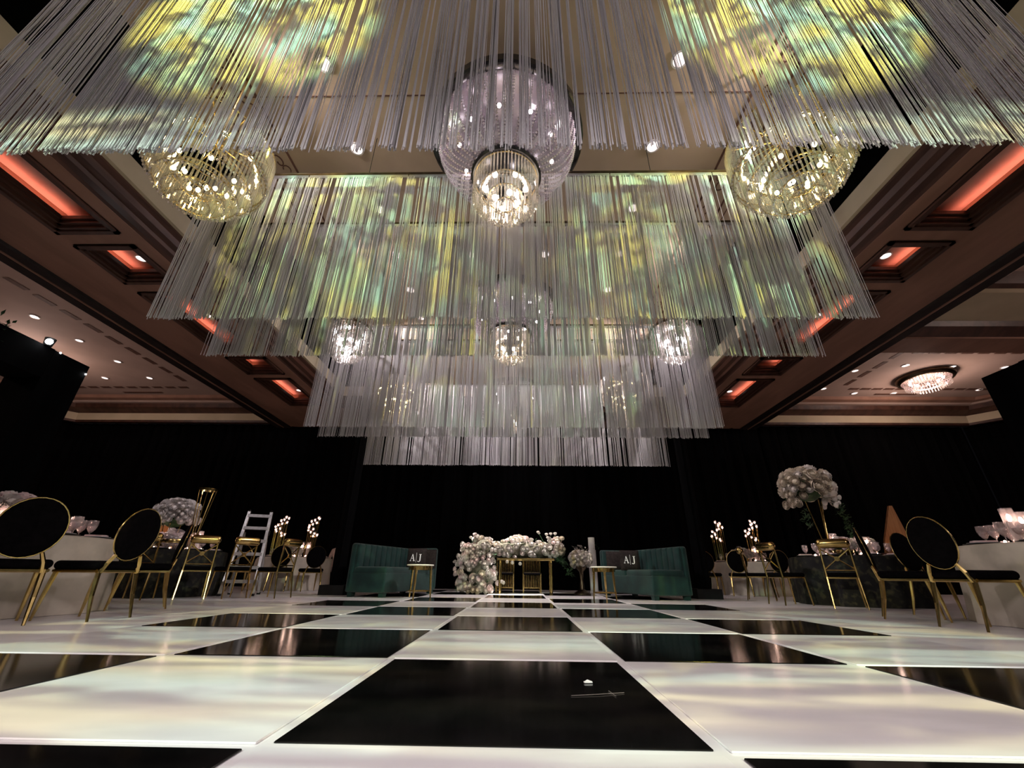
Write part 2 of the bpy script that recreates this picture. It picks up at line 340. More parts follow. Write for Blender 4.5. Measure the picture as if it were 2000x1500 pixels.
def coffer(par, x0, x1, y0, y1, led):
    h = 0.34; m = MB()
    m.box(((x0 + x1) / 2, (y0 + y1) / 2, SZ + h + .02), (x1 - x0 + .1, y1 - y0 + .1, .04))
    m.build('coffer_panel', M_COFFER, par)
    m = MB()
    # walls of the recess
    for a, b, c, d in ((x0, y0, x1, y0), (x1, y0, x1, y1), (x1, y1, x0, y1), (x0, y1, x0, y0)):
        m.box(((a + c) / 2, (b + d) / 2, SZ + h / 2), (abs(c - a) + .03, abs(d - b) + .03, h))
    m.build('coffer_frame', M_SOFFIT, par)
    m = MB()                     # stepped dark moulding around the mouth
    for ins, z0, z1 in ((0.0, -0.035, 0.02), (0.05, -0.010, 0.06), (0.10, 0.04, 0.11), (0.13, 0.09, 0.15)):
        wd = .065
        for a, b, c, d in ((x0 + ins, y0 + ins + wd / 2, x1 - ins, y0 + ins + wd / 2), (x0 + ins, y1 - ins - wd / 2, x1 - ins, y1 - ins - wd / 2)):
            m.box(((a + c) / 2, b, SZ + (z0 + z1) / 2), (c - a, wd, z1 - z0))
        for xx in (x0 + ins + wd / 2, x1 - ins - wd / 2):
            m.box((xx, (y0 + y1) / 2, SZ + (z0 + z1) / 2), (wd, y1 - y0 - 2 * ins, z1 - z0))
    m.build('coffer_moulding', M_WOODDK, par)
    l = bpy.data.lights.new('cove_led_light', 'AREA'); l.shape = 'RECTANGLE'; l.color = (1.0, 0.34, 0.23)
    lx, ly = x1 - x0 - .1, y1 - y0 - .1
    o = bpy.data.objects.new('cove_led_light', l); COL.objects.link(o); o['kind'] = 'helper'
    if led == 'x':      # strip along x
        l.size = lx; l.size_y = .03; l.energy = LED * lx
        o.location = ((x0 + x1) / 2, y1 - .10, SZ + .19); o.rotation_euler = (pi - .5, 0, 0)
    else:
        l.size = .03; l.size_y = ly; l.energy = LED * ly
        xx = x1 - .10 if led > 0 else x0 + .10
        o.location = (xx, (y0 + y1) / 2, SZ + .19); o.rotation_euler = (0, pi + (.5 if led > 0 else -.5), 0)
LED = 1.9
for s, nm in ((-1, 'left'), (1, 'right')):
    X = lambda a: RX + s * a
    b = sempty('trim_1' if s < 0 else 'trim_2', 'brown coffered ceiling beam on the %s with red lit panels' % nm)
    yf, yb = -5.0, WALL_Y
    def strip(x0, x1, y0, y1, name='soffit', m=M_SOFFIT):
        MB().box(((X(x0) + X(x1)) / 2, (y0 + y1) / 2, SZ + .03), (abs(x1 - x0), y1 - y0, .06)).build(name, m, b)
    strip(5.55, 5.80, yf, yb); strip(6.76, 7.80, yf, yb)
    ys = [yf] + [q for c in COF for q in c] + [yb]
    for i in range(0, len(ys), 2): strip(5.80, 6.76, ys[i], ys[i + 1])
    for y0, y1 in COF: coffer(b, min(X(5.8), X(6.76)), max(X(5.8), X(6.76)), y0, y1, s)
    MB().prof([(X(p), q) for p, q in ((5.10, 5.25), (5.16, 5.25), (5.16, 5.21), (5.24, 5.19), (5.28, 5.12), (5.38, 5.10), (5.40, 5.05), (5.50, 5.04), (5.56, 5.02))], 'y', yf, 11.7).build('crown_moulding', M_WOODDK, b)
    MB().box((X(5.13), (yf + 11.7) / 2, 5.40), (.06, 11.7 - yf, .31)).build('cream_band', M_CREAM, b)
    MB().prof([(X(p), q) for p, q in ((5.16, 5.55), (5.55, 5.55), (5.55, 6.40))], 'y', yf, 11.7).build('cove_back', M_RECESS, b)
    MB().prof([(X(p), q) for p, q in ((7.78, 5.02), (7.80, 4.975), (7.98, 4.975), (8.0, 5.0), (8.02, 5.02))], 'y', yf, yb).build('edge_moulding', M_EDGE, b)
    MB().prof([(X(p), q) for p, q in ((8.02, 5.02), (8.03, 4.985), (8.07, 4.985), (8.08, 5.02))], 'y', yf, yb).build('edge_bead', M_SOFFIT, b)
    MB().prof([(X(p), q) for p, q in ((8.08, 5.02), (8.10, 4.99), (8.30, 4.99), (8.34, 5.06), (8.36, 5.14))], 'y', yf, yb).build('edge_moulding', M_EDGE, b)
    MB().prof([(X(p), q) for p, q in ((8.36, 5.14), (8.62, 5.20), (8.70, 5.28), (9.05, 5.42), (9.15, 5.52), (9.5, 5.66), (9.6, SC))], 'y', yf, yb).build('edge_cornice', M_SIDECEIL, b)
    # side room ceiling with its brown dashed stencil border
    x0, x1 = 8.6, 17.6
    c = struct(MB().box(((X(x0) + X(x1)) / 2, 4.2, SC + .06), (x1 - x0, 18.8, .12)).build('ceiling_' + nm, M_SIDECEIL), 'taupe ceiling of the %s bay' % nm)
    dash = MB().box((0, 0, 0), (.13, .40, .006)).build('stencil_dash', M_STENCIL, c, loc=(X(10.15), -3, SC - .004))
    y0 = 1.0 if s < 0 else 9.6
    k = 0
    while y0 + k * .56 < 11.6:
        inst(dash, 'stencil_dash', c, (X(10.15), y0 + k * .56, SC - .004)); k += 1
    for k in range(12):
        if s < 0: inst(dash, 'stencil_dash', c, (X(10.55 + k * .42), 11.75, SC - .004), (0, 0, pi / 2), (1, .72, 1))
        else:
            inst(dash, 'stencil_dash', c, (X(10.6 + k * .36), 11.75, SC - .004), (0, 0, pi / 2), (1, .72, 1))
            if k < 9: inst(dash, 'stencil_dash', c, (X(10.6 + k * .42), 9.45, SC - .004), (0, 0, pi / 2), (1, .72, 1))
    MB().box((X(12.2), 12.15, SC - .006), (1.3, .09, .012)).build('air_slot', M_STENCIL, c)
# far cross beam
b = sempty('trim_3', 'coffered ceiling beam along the far wall with red lit panels')
xs = [-4.6, -3.5, -3.05, -1.95, -1.5, -.4, .4, 1.5, 1.95, 3.05, 3.5, 4.6]
MB().box((RX, 11.8, SZ + .03), (11.1, .2, .06)).build('soffit', M_SOFFIT, b)
MB().box((RX, 13.1, SZ + .03), (11.1, .8, .06)).build('soffit', M_SOFFIT, b)
xa = [-5.55] + xs + [5.55]
for i in range(0, len(xa), 2): MB().box((RX + (xa[i] + xa[i + 1]) / 2, 12.3, SZ + .03), (xa[i + 1] - xa[i], .8, .06)).build('soffit', M_SOFFIT, b)
LED = 1.5
for i in range(0, len(xs), 2): coffer(b, RX + xs[i], RX + xs[i + 1], 11.9, 12.7, 'x')
MB().prof([(11.25, 5.25), (11.3, 5.2), (11.5, 5.12), (11.6, 5.05), (11.7, 5.02)], 'x', RX - 5.5, RX + 5.5).build('crown_moulding', M_WOODDK, b)
MB().box((RX, 11.28, 5.40), (10.2, .06, .31)).build('cream_band', M_CREAM, b)
# right bay cross beam
b = sempty('trim_4', 'brown cross beam spanning the right bay ceiling')
a0, a1 = RX + 8.3, RX + 17.6
MB().prof([(6.30, SC), (6.36, 5.50), (6.46, 5.44)], 'x', a0, a1).build('crown_moulding', M_WOODDK, b)
MB().box(((a0 + a1) / 2, 6.95, 5.40), (a1 - a0, 1.0, .10)).build('upper_step', M_CREAM, b)
MB().prof([(7.40, 5.36), (7.44, 5.24), (7.62, 5.16), (7.72, 5.12)], 'x', a0, a1).build('crown_moulding', M_WOODDK, b)
MB().box(((a0 + a1) / 2, 8.0, 5.12), (a1 - a0, .62, .06)).build('soffit', M_SOFFIT, b)
MB().prof([(8.30, 5.09), (8.36, 5.2), (8.5, 5.30), (8.55, 5.55)], 'x', a0, a1).build('crown_moulding', M_WOODDK, b)
MB().prof([(8.55, 5.55), (8.75, 5.62), (8.95, SC)], 'x', a0, a1).build('cornice', M_SIDECEIL, b)
# far wall head: dark crown and cream frieze in the side bays, with canted corners
for s, nm in ((-1, 'left'), (1, 'right')):
    b = sempty('trim_%d' % (6 if s > 0 else 5), 'cream frieze and dark crown at the far end of the %s bay' % nm)
    xa, xb, xc = RX + s * 7.8, RX + s * 15.3, RX + s * 17.0
    def run(pts, name, m):
        V = []; F = []; K = len(pts)
        for k, (bx, dy) in enumerate(((xa, 0), (xb, 0), (xc, -1.9))):
            for y, z in pts: V.append((bx - (s * (WALL_Y - y) * .35 if k else 0), y + dy, z))
        for k in range(2): F += [(k * K + i, k * K + i + 1, (k + 1) * K + i + 1, (k + 1) * K + i) for i in range(K - 1)]
        MB().add(V, F).build(name, m, b)
    run([(12.35, SC), (12.42, 5.66), (12.6, 5.64)], 'cornice', M_SOFFIT)
    run([(12.6, 5.64), (12.66, 5.60), (12.78, 5.60)], 'cornice', M_SIDECEIL)
    run([(12.78, 5.60), (12.84, 5.48), (13.05, 5.40), (13.1, 5.36)], 'crown_moulding', M_WOODDK)
    run([(13.1, 5.36), (13.12, 5.12)], 'frieze', M_CREAM)
    run([(13.12, 5.12), (13.14, 5.05), (13.3, 5.05)], 'picture_rail', M_WOODDK)
# black draped walls
def drape(name, p0, p1, h, label, z0=0.0):
    m = MB(); P0, P1 = Vector((*p0, 0)), Vector((*p1, 0)); L = (P1 - P0).length; d = (P1 - P0) / L; nrm = Vector((-d.y, d.x, 0)); n = int(L / .09)
    V = []
    for z in (z0, z0 + h):
        for i in range(n + 1):
            t = i / n * L; a = .045 * sin(t * 17 + 1.3 * sin(t * 2.1)) + .02 * sin(t * 31)
            V.append(tuple(P0 + d * t + nrm * a)[:2] + (z,))
    m.add(V, [(i, i + 1, n + 2 + i, n + 1 + i) for i in range(n)])
    return struct(m.build(name, M_DRAPE, smooth=True), label)
drape('wall_back', (-15.6, WALL_Y), (15.1, WALL_Y), 5.1, 'black velvet drape along the far wall')
drape('wall_back_left', (-17.2, 11.6), (-15.6, WALL_Y), 5.1, 'black drape across the far left corner')
drape('wall_back_right', (15.1, WALL_Y), (16.8, 11.6), 5.1, 'black drape across the far right corner')
drape('wall_left', (-17.6, -6.8), (-17.2, 11.6), 5.7, 'black drape along the left wall')
drape('wall_right', (16.8, 11.6), (17.2, -6.8), 5.7, 'black drape along the right wall')
drape('wall_rear', (17.2, -6.8), (-17.6, -6.8), 5.7, 'black drape behind the camera')

# ------------------------------------------------------------------ fringe curtains
FX = -0.14; HW = 3.74; FB = 2.79; FT = 4.88
ORD = ['nearest', 'second', 'third', 'fourth', 'fifth', 'farthest']
def fringe(i, y):
    t = thing('fringe_curtain', 'wide white string fringe hanging over the dance floor, %s from the camera' % ORD[i] if i in (0, 5) else
              'wide white string fringe hanging over the dance floor, %s row counted from the camera' % ORD[i], 'curtain', (FX, y, FB), 0, 'string fringe rows over the dance floor')
    rnd = random.Random(40 + i); H = FT - FB
    m = MB(); x = -HW; seams = [(-HW + k * 2 * HW / 6 + rnd.uniform(-.1, .1)) for k in range(1, 6)]
    while x < HW:
        dens = noise.noise(Vector((x * 4.0, i * 7.3, 0.5))) + .6 * noise.noise(Vector((x * 13.0, i * 3.1, 9.5)))
        step = .0043 * math.exp(-.9 * dens) * rnd.uniform(.5, 1.6)
        if rnd.random() < .035: step += rnd.uniform(.012, .05)
        x += step
        if any(abs(x - q) < .016 for q in seams): continue
        r = rnd.uniform(.0022, .0042); yy = rnd.uniform(-.022, .022)
        zb = rnd.gauss(0, .008) + .012 * noise.noise(Vector((x * 2, i, 3)))
        sw = rnd.gauss(0, .008)
        m.tube([(x, yy * .4, H), (x + sw * .4, yy, H * .5), (x + sw, yy, zb + .05), (x + sw * 1.1, yy, zb)], [r, r, r, r * 1.5], 3, cap=False)
    stuff(m.build('strings', M_STRING, t))
    for k in range(6):
        a = -HW + k * 2 * HW / 6; MB().box((a + HW / 6, 0, H + .01), (HW / 3 - .012, .012, .05)).build('header_tape', M_HEADER, t)
    MB().tube([(-HW, 0, H + .055), (HW, 0, H + .055)], .02, 8).build('pipe', M_BRONZE, t)
    for k in (-3.5, -1.75, 0, 1.75, 3.5):
        MB().tube([(k, 0, H + .08), (k, 0, CZ - FB + .01)], .004, 5).build('cable', M_BLACK, t)
for i, y in enumerate((1.66, 3.50, 4.29, 6.92, 7.50, 9.74)): fringe(i, y)

# ------------------------------------------------------------------ chandeliers
def ring(m, R, z, r=.012, n=36, k=6): m.tube([(R * cos(2 * pi * i / n), R * sin(2 * pi * i / n), z) for i in range(n)], r, k, closed=True)
def rods(m, R, z0, z1, n, r=.011, jit=.0, tip=True):
    for i in range(n):
        a = 2 * pi * i / n; x, y = R * cos(a), R * sin(a); j = random.uniform(-jit, jit)
        m.box((x, y, (z0 + z1) / 2 + j), (r * 2, r * 1.3, abs(z0 - z1)), a)
        if tip: m.octa((x, y, z0 + j - .018), .013, .02)
def add_bulbs(t, spots, r, m):
    src = None
    for p in spots:
        if src is None: src = MB().ball((0, 0, 0), r, 8, 6, 1.3).build('bulb', m, t, True, loc=p)
        else: inst(src, 'bulb', t, p)
def grand(label, loc):
    t = thing('basket_chandelier', label, 'chandelier', loc, 0, 'basket chandeliers along the room axis')
    MB().lathe([(.88, 0.0), (.90, .015), (.90, .11), (.88, .125), (.78, .125), (.78, .04), (.82, 0.0), (.88, 0.0)], 48, close=False).build('ceiling_ring', M_RINGBLK, t, True)
    MB().lathe([(.84, .115), (.0, .115)], 40, close=False).build('top_plate', M_RINGBLK, t)
    MB().tube([(0, 0, .11), (0, 0, CZ - loc[2] + .005)], .05, 10).build('stem', M_BRONZE, t)
    prof = []
    for j in range(17):
        q = j / 16; a = q * pi / 2
        prof.append((.36 + .45 * cos(a) ** .85, .02 - .56 * sin(a) ** 1.15))
    m = MB(); b2 = MB()
    N = 52
    for i in range(N):
        a = 2 * pi * i / N
        for j in range(26):
            q = j / 25 * 16; k = min(int(q), 15); u = q - k
            R = prof[k][0] * (1 - u) + prof[k + 1][0] * u; z = prof[k][1] * (1 - u) + prof[k + 1][1] * u
            m.octa((R * cos(a), R * sin(a), z), .0155)
        b2.tube([(R_ * cos(a), R_ * sin(a), z_) for R_, z_ in prof[::2]], .003, 3, cap=False)
        # cross facets between the strands
        for j in range(0, 16):
            a2 = a + pi / N; R_, z_ = prof[j]; R2, z2 = prof[j + 1]
            b2.add([(R_ * cos(a + .012), R_ * sin(a + .012), z_), (R_ * cos(a2 + .05), R_ * sin(a2 + .05), z_), (R2 * cos(a2 + .05), R2 * sin(a2 + .05), z2), (R2 * cos(a + .012), R2 * sin(a + .012), z2)], [(0, 1, 2, 3)])
    stuff(m.build('bead_strands', M_BEAD, t)); stuff(b2.build('crystal_plates', M_PLATE, t))
    m = MB(); ring(m, .375, -.55, .026); m.build('neck_ring', M_RINGBLK, t, True)
    for R, z0, z1, n in ((.355, -.90, -.60, 60), (.28, -1.00, -.78, 46), (.19, -1.09, -.88, 32), (.10, -1.14, -.98, 18)):
        m = MB(); rods(m, R, z0, z1, n); stuff(m.build('crystal_tier', M_CRYSTAL, t))
        m = MB(); ring(m, R, z1, .007); m.build('tier_ring', M_GOLD, t, True)
    add_bulbs(t, [(.22 * cos(a), .22 * sin(a), -.74) for a in [2 * pi * k / 6 for k in range(6)]] + [(.12 * cos(a), .12 * sin(a), -.92) for a in [2 * pi * k / 4 + .4 for k in range(4)]], .030, M_BULB)
    add_bulbs(t, [(.55 * cos(a), .55 * sin(a), -.14) for a in [2 * pi * k / 10 + .2 for k in range(10)]], .022, M_BULBC)
    return t
AX = RX
g0 = grand('large basket chandelier of beaded crystal strands, closest to the camera', (AX + .06, 3.22, 5.05))
dup(g0, (AX + .04, 6.45, 4.98), 0.2, 'beaded crystal basket chandelier glimpsed pink behind two fringe rows')
dup(g0, (AX + .04, 10.75, 5.10), 0.4, 'small looking basket chandelier lowest in view behind all but one fringe row')
def tiered(label, loc):
    t = thing('tiered_chandelier', label, 'chandelier', loc, 0, 'tiered crystal rod chandeliers beside the axis')
    for R, z0, z1, n in ((.60, .52, .92, 84), (.585, .40, .52, 60), (.50, .26, .62, 70), (.40, .12, .46, 56), (.29, .02, .30, 42), (.17, -.06, .16, 26)):
        m = MB(); rods(m, R, z0, z1, n, .010, .008); stuff(m.build('crystal_tier', M_CRYSTAL, t))
        m = MB(); ring(m, R, z1, .008); m.build('tier_ring', M_GOLD, t, True); m = MB(); ring(m, R * .99, z0 + .02, .004); m.build('hem_ring', M_GOLD, t, True)
    m = MB()
    for R, z, n in ((.60, .50, 64), (.50, .24, 54), (.40, .10, 44), (.29, .0, 32)):
        for i in range(n): a = 2 * pi * (i + .5) / n; m.octa((R * cos(a), R * sin(a), z), .013, .019)
    stuff(m.build('crystal_drops', M_BEAD, t))
    m = MB()
    for k in range(6): a = pi * k / 6; m.tube([(.59 * cos(a), .59 * sin(a), .9), (-.59 * cos(a), -.59 * sin(a), .9)], .008, 5)
    m.build('spoke_frame', M_GOLD, t)
    MB().tube([(0, 0, .86), (0, 0, (CZ - loc[2]) / .87)], .018, 8).build('stem', M_GOLD, t)
    add_bulbs(t, [(.46 * cos(a), .46 * sin(a), .66) for a in [2 * pi * k / 9 for k in range(9)]] + [(.30 * cos(a), .30 * sin(a), .40) for a in [2 * pi * k / 6 + .3 for k in range(6)]] + [(.1, 0, .18), (-.1, 0, .18)], .024, M_BULBY)
    return t
b0 = tiered('big yellow lit crystal rod chandelier hanging left in front of the second fringe', (AX - 2.90, 2.74, 3.62)); b0.scale = (.87,) * 3
dup(b0, (AX + 2.86, 2.74, 3.62), .3, 'big yellow lit crystal rod chandelier hanging right in front of the second fringe')
dup(b0, (AX - 2.74, 9.0, 3.70), .5, 'faint tapered crystal chandelier seen left through the fringe rows', scale=.95)
dup(b0, (AX + 2.74, 9.0, 3.80), .7, 'tapered golden crystal chandelier seen right through the fringe rows', scale=.95)
def drum(label, loc):
    t = thing('drum_chandelier', label, 'chandelier', loc, 0, 'small bright drum chandeliers')
    m = MB(); ring(m, .38, .62, .022); m.build('top_ring', M_BRONZE, t, True)
    for R, z0, z1, n in ((.375, .34, .60, 48), (.30, .16, .56, 44), (.22, .06, .42, 34), (.12, .0, .26, 20)):
        m = MB(); rods(m, R, z0, z1, n, .010, .006); stuff(m.build('crystal_tier', M_CRYSTAL, t))
    m = MB()
    for k in range(4): a = pi * k / 4; m.tube([(.37 * cos(a), .37 * sin(a), .62), (-.37 * cos(a), -.37 * sin(a), .62)], .008, 5)
    m.build('spoke_frame', M_BRONZE, t)
    MB().tube([(0, 0, .6), (0, 0, CZ - loc[2] + .005)], .014, 8).build('stem', M_BRONZE, t)
    add_bulbs(t, [(.17 * cos(a), .17 * sin(a), .34) for a in [2 * pi * k / 6 for k in range(6)]] + [(.08 * cos(a), .08 * sin(a), .18) for a in [2 * pi * k / 3 for k in range(3)]] + [(.26 * cos(a), .26 * sin(a), .52) for a in [2 * pi * k / 5 for k in range(5)]], .028, M_BULBC)
    return t
d0 = drum('small bright drum chandelier left, below the second fringe hem', (AX - 2.86, 6.3, 3.80))
dup(d0, (AX + 2.96, 6.3, 3.80), .5, 'small bright drum chandelier right, below the second fringe hem')
# flush bowl chandelier of the right bay
t = bowl = thing('bowl_chandelier', 'pink lit flush crystal bowl chandelier on the right bay ceiling', 'chandelier', (11.75, 10.87, SC), 0, 'flush bowl chandeliers of the side bays')
MB().lathe([(.66, 0), (.66, -.10), (.62, -.14), (.56, -.14), (.56, -.02)], 36, close=False).build('ceiling_ring', M_BRONZE, t, True)
m = MB()
for i in range(44):
    a = 2 * pi * i / 44
    for j in range(10):
        q = j / 9; R = .54 * cos(q * 1.25); z = -.12 - .22 * sin(q * 1.3); m.octa((R * cos(a), R * sin(a), z), .016)
stuff(m.build('bead_strands', M_BEAD, t))
m = MB(); rods(m, .50, -.30, -.12, 46, .014); rods(m, .32, -.38, -.20, 30, .014); stuff(m.build('crystal_tier', M_CRYSTAL, t))
add_bulbs(t, [(.36 * cos(a), .36 * sin(a), -.13) for a in [2 * pi * k / 9 for k in range(9)]], .034, emit('pink_bulb', (1, .62, .60), 26))

dup(bowl, (-13.2, 9.2, SC), 0, 'added flush crystal bowl chandelier to light the left bay, farther one')  # three more bowls added to light the side bays
dup(bowl, (-12.6, 3.0, SC), 0, 'added flush crystal bowl chandelier to light the left bay, nearer one')
dup(bowl, (12.6, 4.0, SC), 0, 'added flush crystal bowl chandelier to light the right bay, level with the camera')
for p in ((11.75, 10.87), (-13.2, 9.2), (-12.6, 3.0), (12.6, 4.0)):  # point lamps added under the bowls to brighten the bay ceilings
    l = bpy.data.lights.new('bay_fill_light', 'POINT'); l.energy = 120; l.color = (1, .74, .64); l.shadow_soft_size = .25
    o = bpy.data.objects.new('bay_fill_light', l); COL.objects.link(o); o.location = (*p, SC - .62); o['kind'] = 'helper'

# downlights
def downlight(loc, label, group, r=.075):
    global DL
    if DL is None:
        t = thing('downlight', label, 'downlight', loc, 0, group)
        MB().lathe([(r * 1.25, 0.002), (r * 1.25, -.012), (r, -.014), (r * .96, 0.002)], 20, close=False).build('trim_ring', M_CHINA, t, True)
        MB().lathe([(r * .97, -.006), (.0, -.006)], 20, close=False).build('lens', M_LENS, t)
        DL = t
    else: dup(DL, loc, 0, label, group)
DL = None
ROWN = ['first', 'second', 'third', 'fourth', 'fifth', 'sixth', 'seventh']
for k, q in enumerate((.505, .70, .895, 1.09, 1.284, 1.474)):
    for s in (-1, 1):
        downlight((RX + s * 1.99, q * 5.2, CZ), 'round recessed downlight on the tray ceiling, %s row from the camera, %s side' % (ROWN[k], 'left' if s < 0 else 'right'), 'tray ceiling downlights')
        if k == 3: downlight((RX + s * .66, q * 5.2, CZ), 'round recessed downlight on the tray ceiling, inner %s one of the row of four' % ('left' if s < 0 else 'right'), 'tray ceiling downlights')
LD = [(-2.12, 1.461, 'largest looking, near the leafy frame'), (-2.122, 1.664, 'second from the leafy frame'), (-2.128, 1.878, 'third from the leafy frame'), (-2.385, 2.079, 'far outer one'), (-2.123, 2.078, 'far inner one')]
for a, d, tx in LD: downlight((a * 5.32, d * 5.32, SC), 'round downlight on the left bay ceiling, ' + tx, 'left bay downlights', )
RD = [(1.786, 1.973, 'beside the beam'), (1.774, 2.205, 'nearest the far wall and the beam'), (2.673, 2.214, 'beyond the bowl chandelier'), (1.999, 1.914, 'on the near border left'), (2.248, 1.924, 'on the near border middle'), (2.52, 1.93, 'on the near border right'), (2.001, 2.271, 'on the far border left'), (2.229, 2.269, 'on the far border middle')]
for a, d, tx in RD: downlight((a * 5.32, d * 5.32, SC), 'round downlight on the right bay ceiling, ' + tx, 'right bay downlights')
for s in (-1, 1):
    for k, (y, nm) in enumerate(((5.45, 'small square'), (7.2, 'long'), (11.1, 'far long'))):
        downlight((RX + s * 6.40, y, SZ + .342), 'round downlight inside the %s red coffer of the %s beam' % (nm, 'left' if s < 0 else 'right'), 'coffer downlights')

# ------------------------------------------------------------------ chairs
def oval_chair():
    t = thing('oval_back_chair', '', 'chair')
    MB().rbox((0, .01, .455), (.47, .47, .075), .035, 4).build('seat', M_SEAT, t, True)
    m = MB(); P = []
    for sx, sy in ((1, 1), (-1, 1), (-1, -1), (1, -1)): P.append((sx * .215, .01 + sy * .215, .405))
    for i in range(4): m.tube([P[i], P[(i + 1) % 4]], .016, 6)
    m.build('seat_frame', M_GOLD, t)
    for sx in (-1, 1):
        MB().tube([(sx * .20, .21, .41), (sx * .205, .235, .2), (sx * .21, .25, 0)], [.022, .017, .010], 6).build('leg', M_GOLD, t)
        MB().tube([(sx * .19, -.20, .41), (sx * .20, -.235, .2), (sx * .205, -.29, 0)], [.022, .018, .011], 6).build('leg', M_GOLD, t)
        MB().tube([(sx * .185, -.205, .39), (sx * .165, -.225, .47), (sx * .13, -.245, .545)], [.020, .018, .014], 6).build('back_post', M_GOLD, t)
    n = 28; E = [(.215 * cos(2 * pi * i / n), .240 * sin(2 * pi * i / n)) for i in range(n)]
    yb = lambda z: -.262 - (z - .73) * .16
    MB().tube([(x, yb(.74 + z), .74 + z) for x, z in E], .0065, 6, closed=True).build('back_ring', M_GOLD, t, True)
    m = MB(); V = []; F = []
    for q, (sc_, off) in enumerate(((.0, .040), (.55, .036), (.88, .024), (.98, .008), (.98, -.008), (.88, -.024), (.55, -.036), (.0, -.040))):
        for x, z in E: V.append((x * sc_, yb(.74 + z * sc_) + off, .74 + z * sc_))
    for q in range(7): F += [(q * n + i, q * n + (i + 1) % n, (q + 1) * n + (i + 1) % n, (q + 1) * n + i) for i in range(n)]
    m.add(V, F); m.build('backrest', M_SEAT, t, True)
    return t
oc = oval_chair(); USED = {}
def place(src, loc, f, label, group=None):
    rz = face(*f)
    if id(src) not in USED or not USED[id(src)]:
        USED[id(src)] = True; src.location = loc; src.rotation_euler = (0, 0, rz); src['label'] = label
        if group: src['group'] = group
        return src
    return dup(src, loc, rz, label, group)
G1 = 'black oval back chairs with gold frames'
place(oc, (-4.36, 3.76, 0), (-.80, .60), 'black oval back gold chair seen from behind, leftmost in the picture', G1)
place(oc, (-4.05, 4.27, 0), (-1, .06), 'black oval back gold chair at the left white table, second from the left', G1)
place(oc, (-4.55, 5.42, 0), (-.76, -.65), 'black oval back gold chair seen edge on beside the left dark table', G1)
place(oc, (4.32, 4.40, 0), (1, .10), 'black oval back gold chair in front of the right white table, seen from behind', G1)
place(oc, (4.45, 5.32, 0), (.80, -.58), 'black oval back gold chair seen edge on left of the right white table', G1)
place(oc, (4.80, 3.42, 0), (.70, .71), 'black oval back gold chair cut off by the right edge of the picture', G1)
place(oc, (5.25, 5.75, 0), (.25, -.97), 'black oval back gold chair half hidden behind the right white table', G1)
place(oc, (-5.02, 10.75, 0), (-.62, .78), 'black oval back gold chair at the far left white table, next to the black tower', G1)
place(oc, (-5.62, 10.50, 0), (-.3, .95), 'black oval back gold chair in the middle before the far left white table', G1)
place(oc, (-6.38, 10.45, 0), (.1, 1), 'black oval back gold chair half hidden by the ladder', G1)
place(oc, (4.72, 11.25, 0), (.6, .8), 'black oval back gold chair at the far right white table, next to the black tower', G1)
place(oc, (5.24, 10.80, 0), (.45, .9), 'black oval back gold chair in the middle before the far right white table', G1)
place(oc, (5.98, 10.62, 0), (0, 1), 'black oval back gold chair behind a gold cross back chair on the right', G1)
def cross_chair():
    t = thing('cross_back_chair', '', 'chair')
    MB().rbox((0, 0, .455), (.42, .41, .06), .028, 3).build('seat', M_SEAT, t, True)
    m = MB(); P = [(sx * .19, sy * .19, .415) for sx, sy in ((1, 1), (-1, 1), (-1, -1), (1, -1))]
    for i in range(4): m.tube([P[i], P[(i + 1) % 4]], .014, 6)
    m.build('seat_frame', M_GOLD, t)
    for sx in (-1, 1):
        MB().tube([(sx * .185, .185, .42), (sx * .20, .215, 0)], [.017, .011], 6).build('leg', M_GOLD, t)
        MB().tube([(sx * .20, -.27, 0), (sx * .19, -.20, .42), (sx * .185, -.235, .85)], [.011, .017, .014], 6).build('back_leg', M_GOLD, t)
    m = MB()
    for sx in (-1, 1): m.tube([(sx * .185, -.205, .53), (-sx * .185, -.232, .82)], .0105, 6)
    m.build('cross_bars', M_GOLD, t)
    o = MB().lathe([(.034, -.014), (.034, .014)], 12).build('cross_disc', M_GOLD, t, loc=(0, -.222, .675)); o.rotation_euler = (pi / 2, 0, 0)
    m = MB(); m.tube([(-.19, -.203, .515), (.19, -.203, .515)], .010, 6); m.build('lower_rail', M_GOLD, t)
    MB().rbox((0, -.245, .895), (.43, .12, .135), .058, 5).build('head_roll', M_GOLD, t, True)
    return t
xc = cross_chair(); G2 = 'gold cross back chairs'
place(xc, (-6.00, 7.05, 0), (-.35, .94), 'gold cross back chair at the left dark table, mostly hidden by an oval chair', G2)
place(xc, (-5.42, 7.45, 0), (-.62, .78), 'gold cross back chair in front of the left dark table, below the empty trumpet stand', G2)
place(xc, (-4.98, 7.72, 0), (-.88, .47), 'gold cross back chair in front of the ladder', G2)
place(xc, (-4.35, 7.95, 0), (-.98, .2), 'gold cross back chair turned sideways right of the ladder', G2)
place(xc, (4.78, 9.08, 0), (.85, -.5), 'gold cross back chair turned edge on, nearest the right sofa', G2)
place(xc, (4.52, 7.74, 0), (.98, .12), 'gold cross back chair at the left side of the right dark table', G2)
place(xc, (4.98, 7.06, 0), (.55, .83), 'gold cross back chair in front of the right dark table, under the tall flowers', G2)
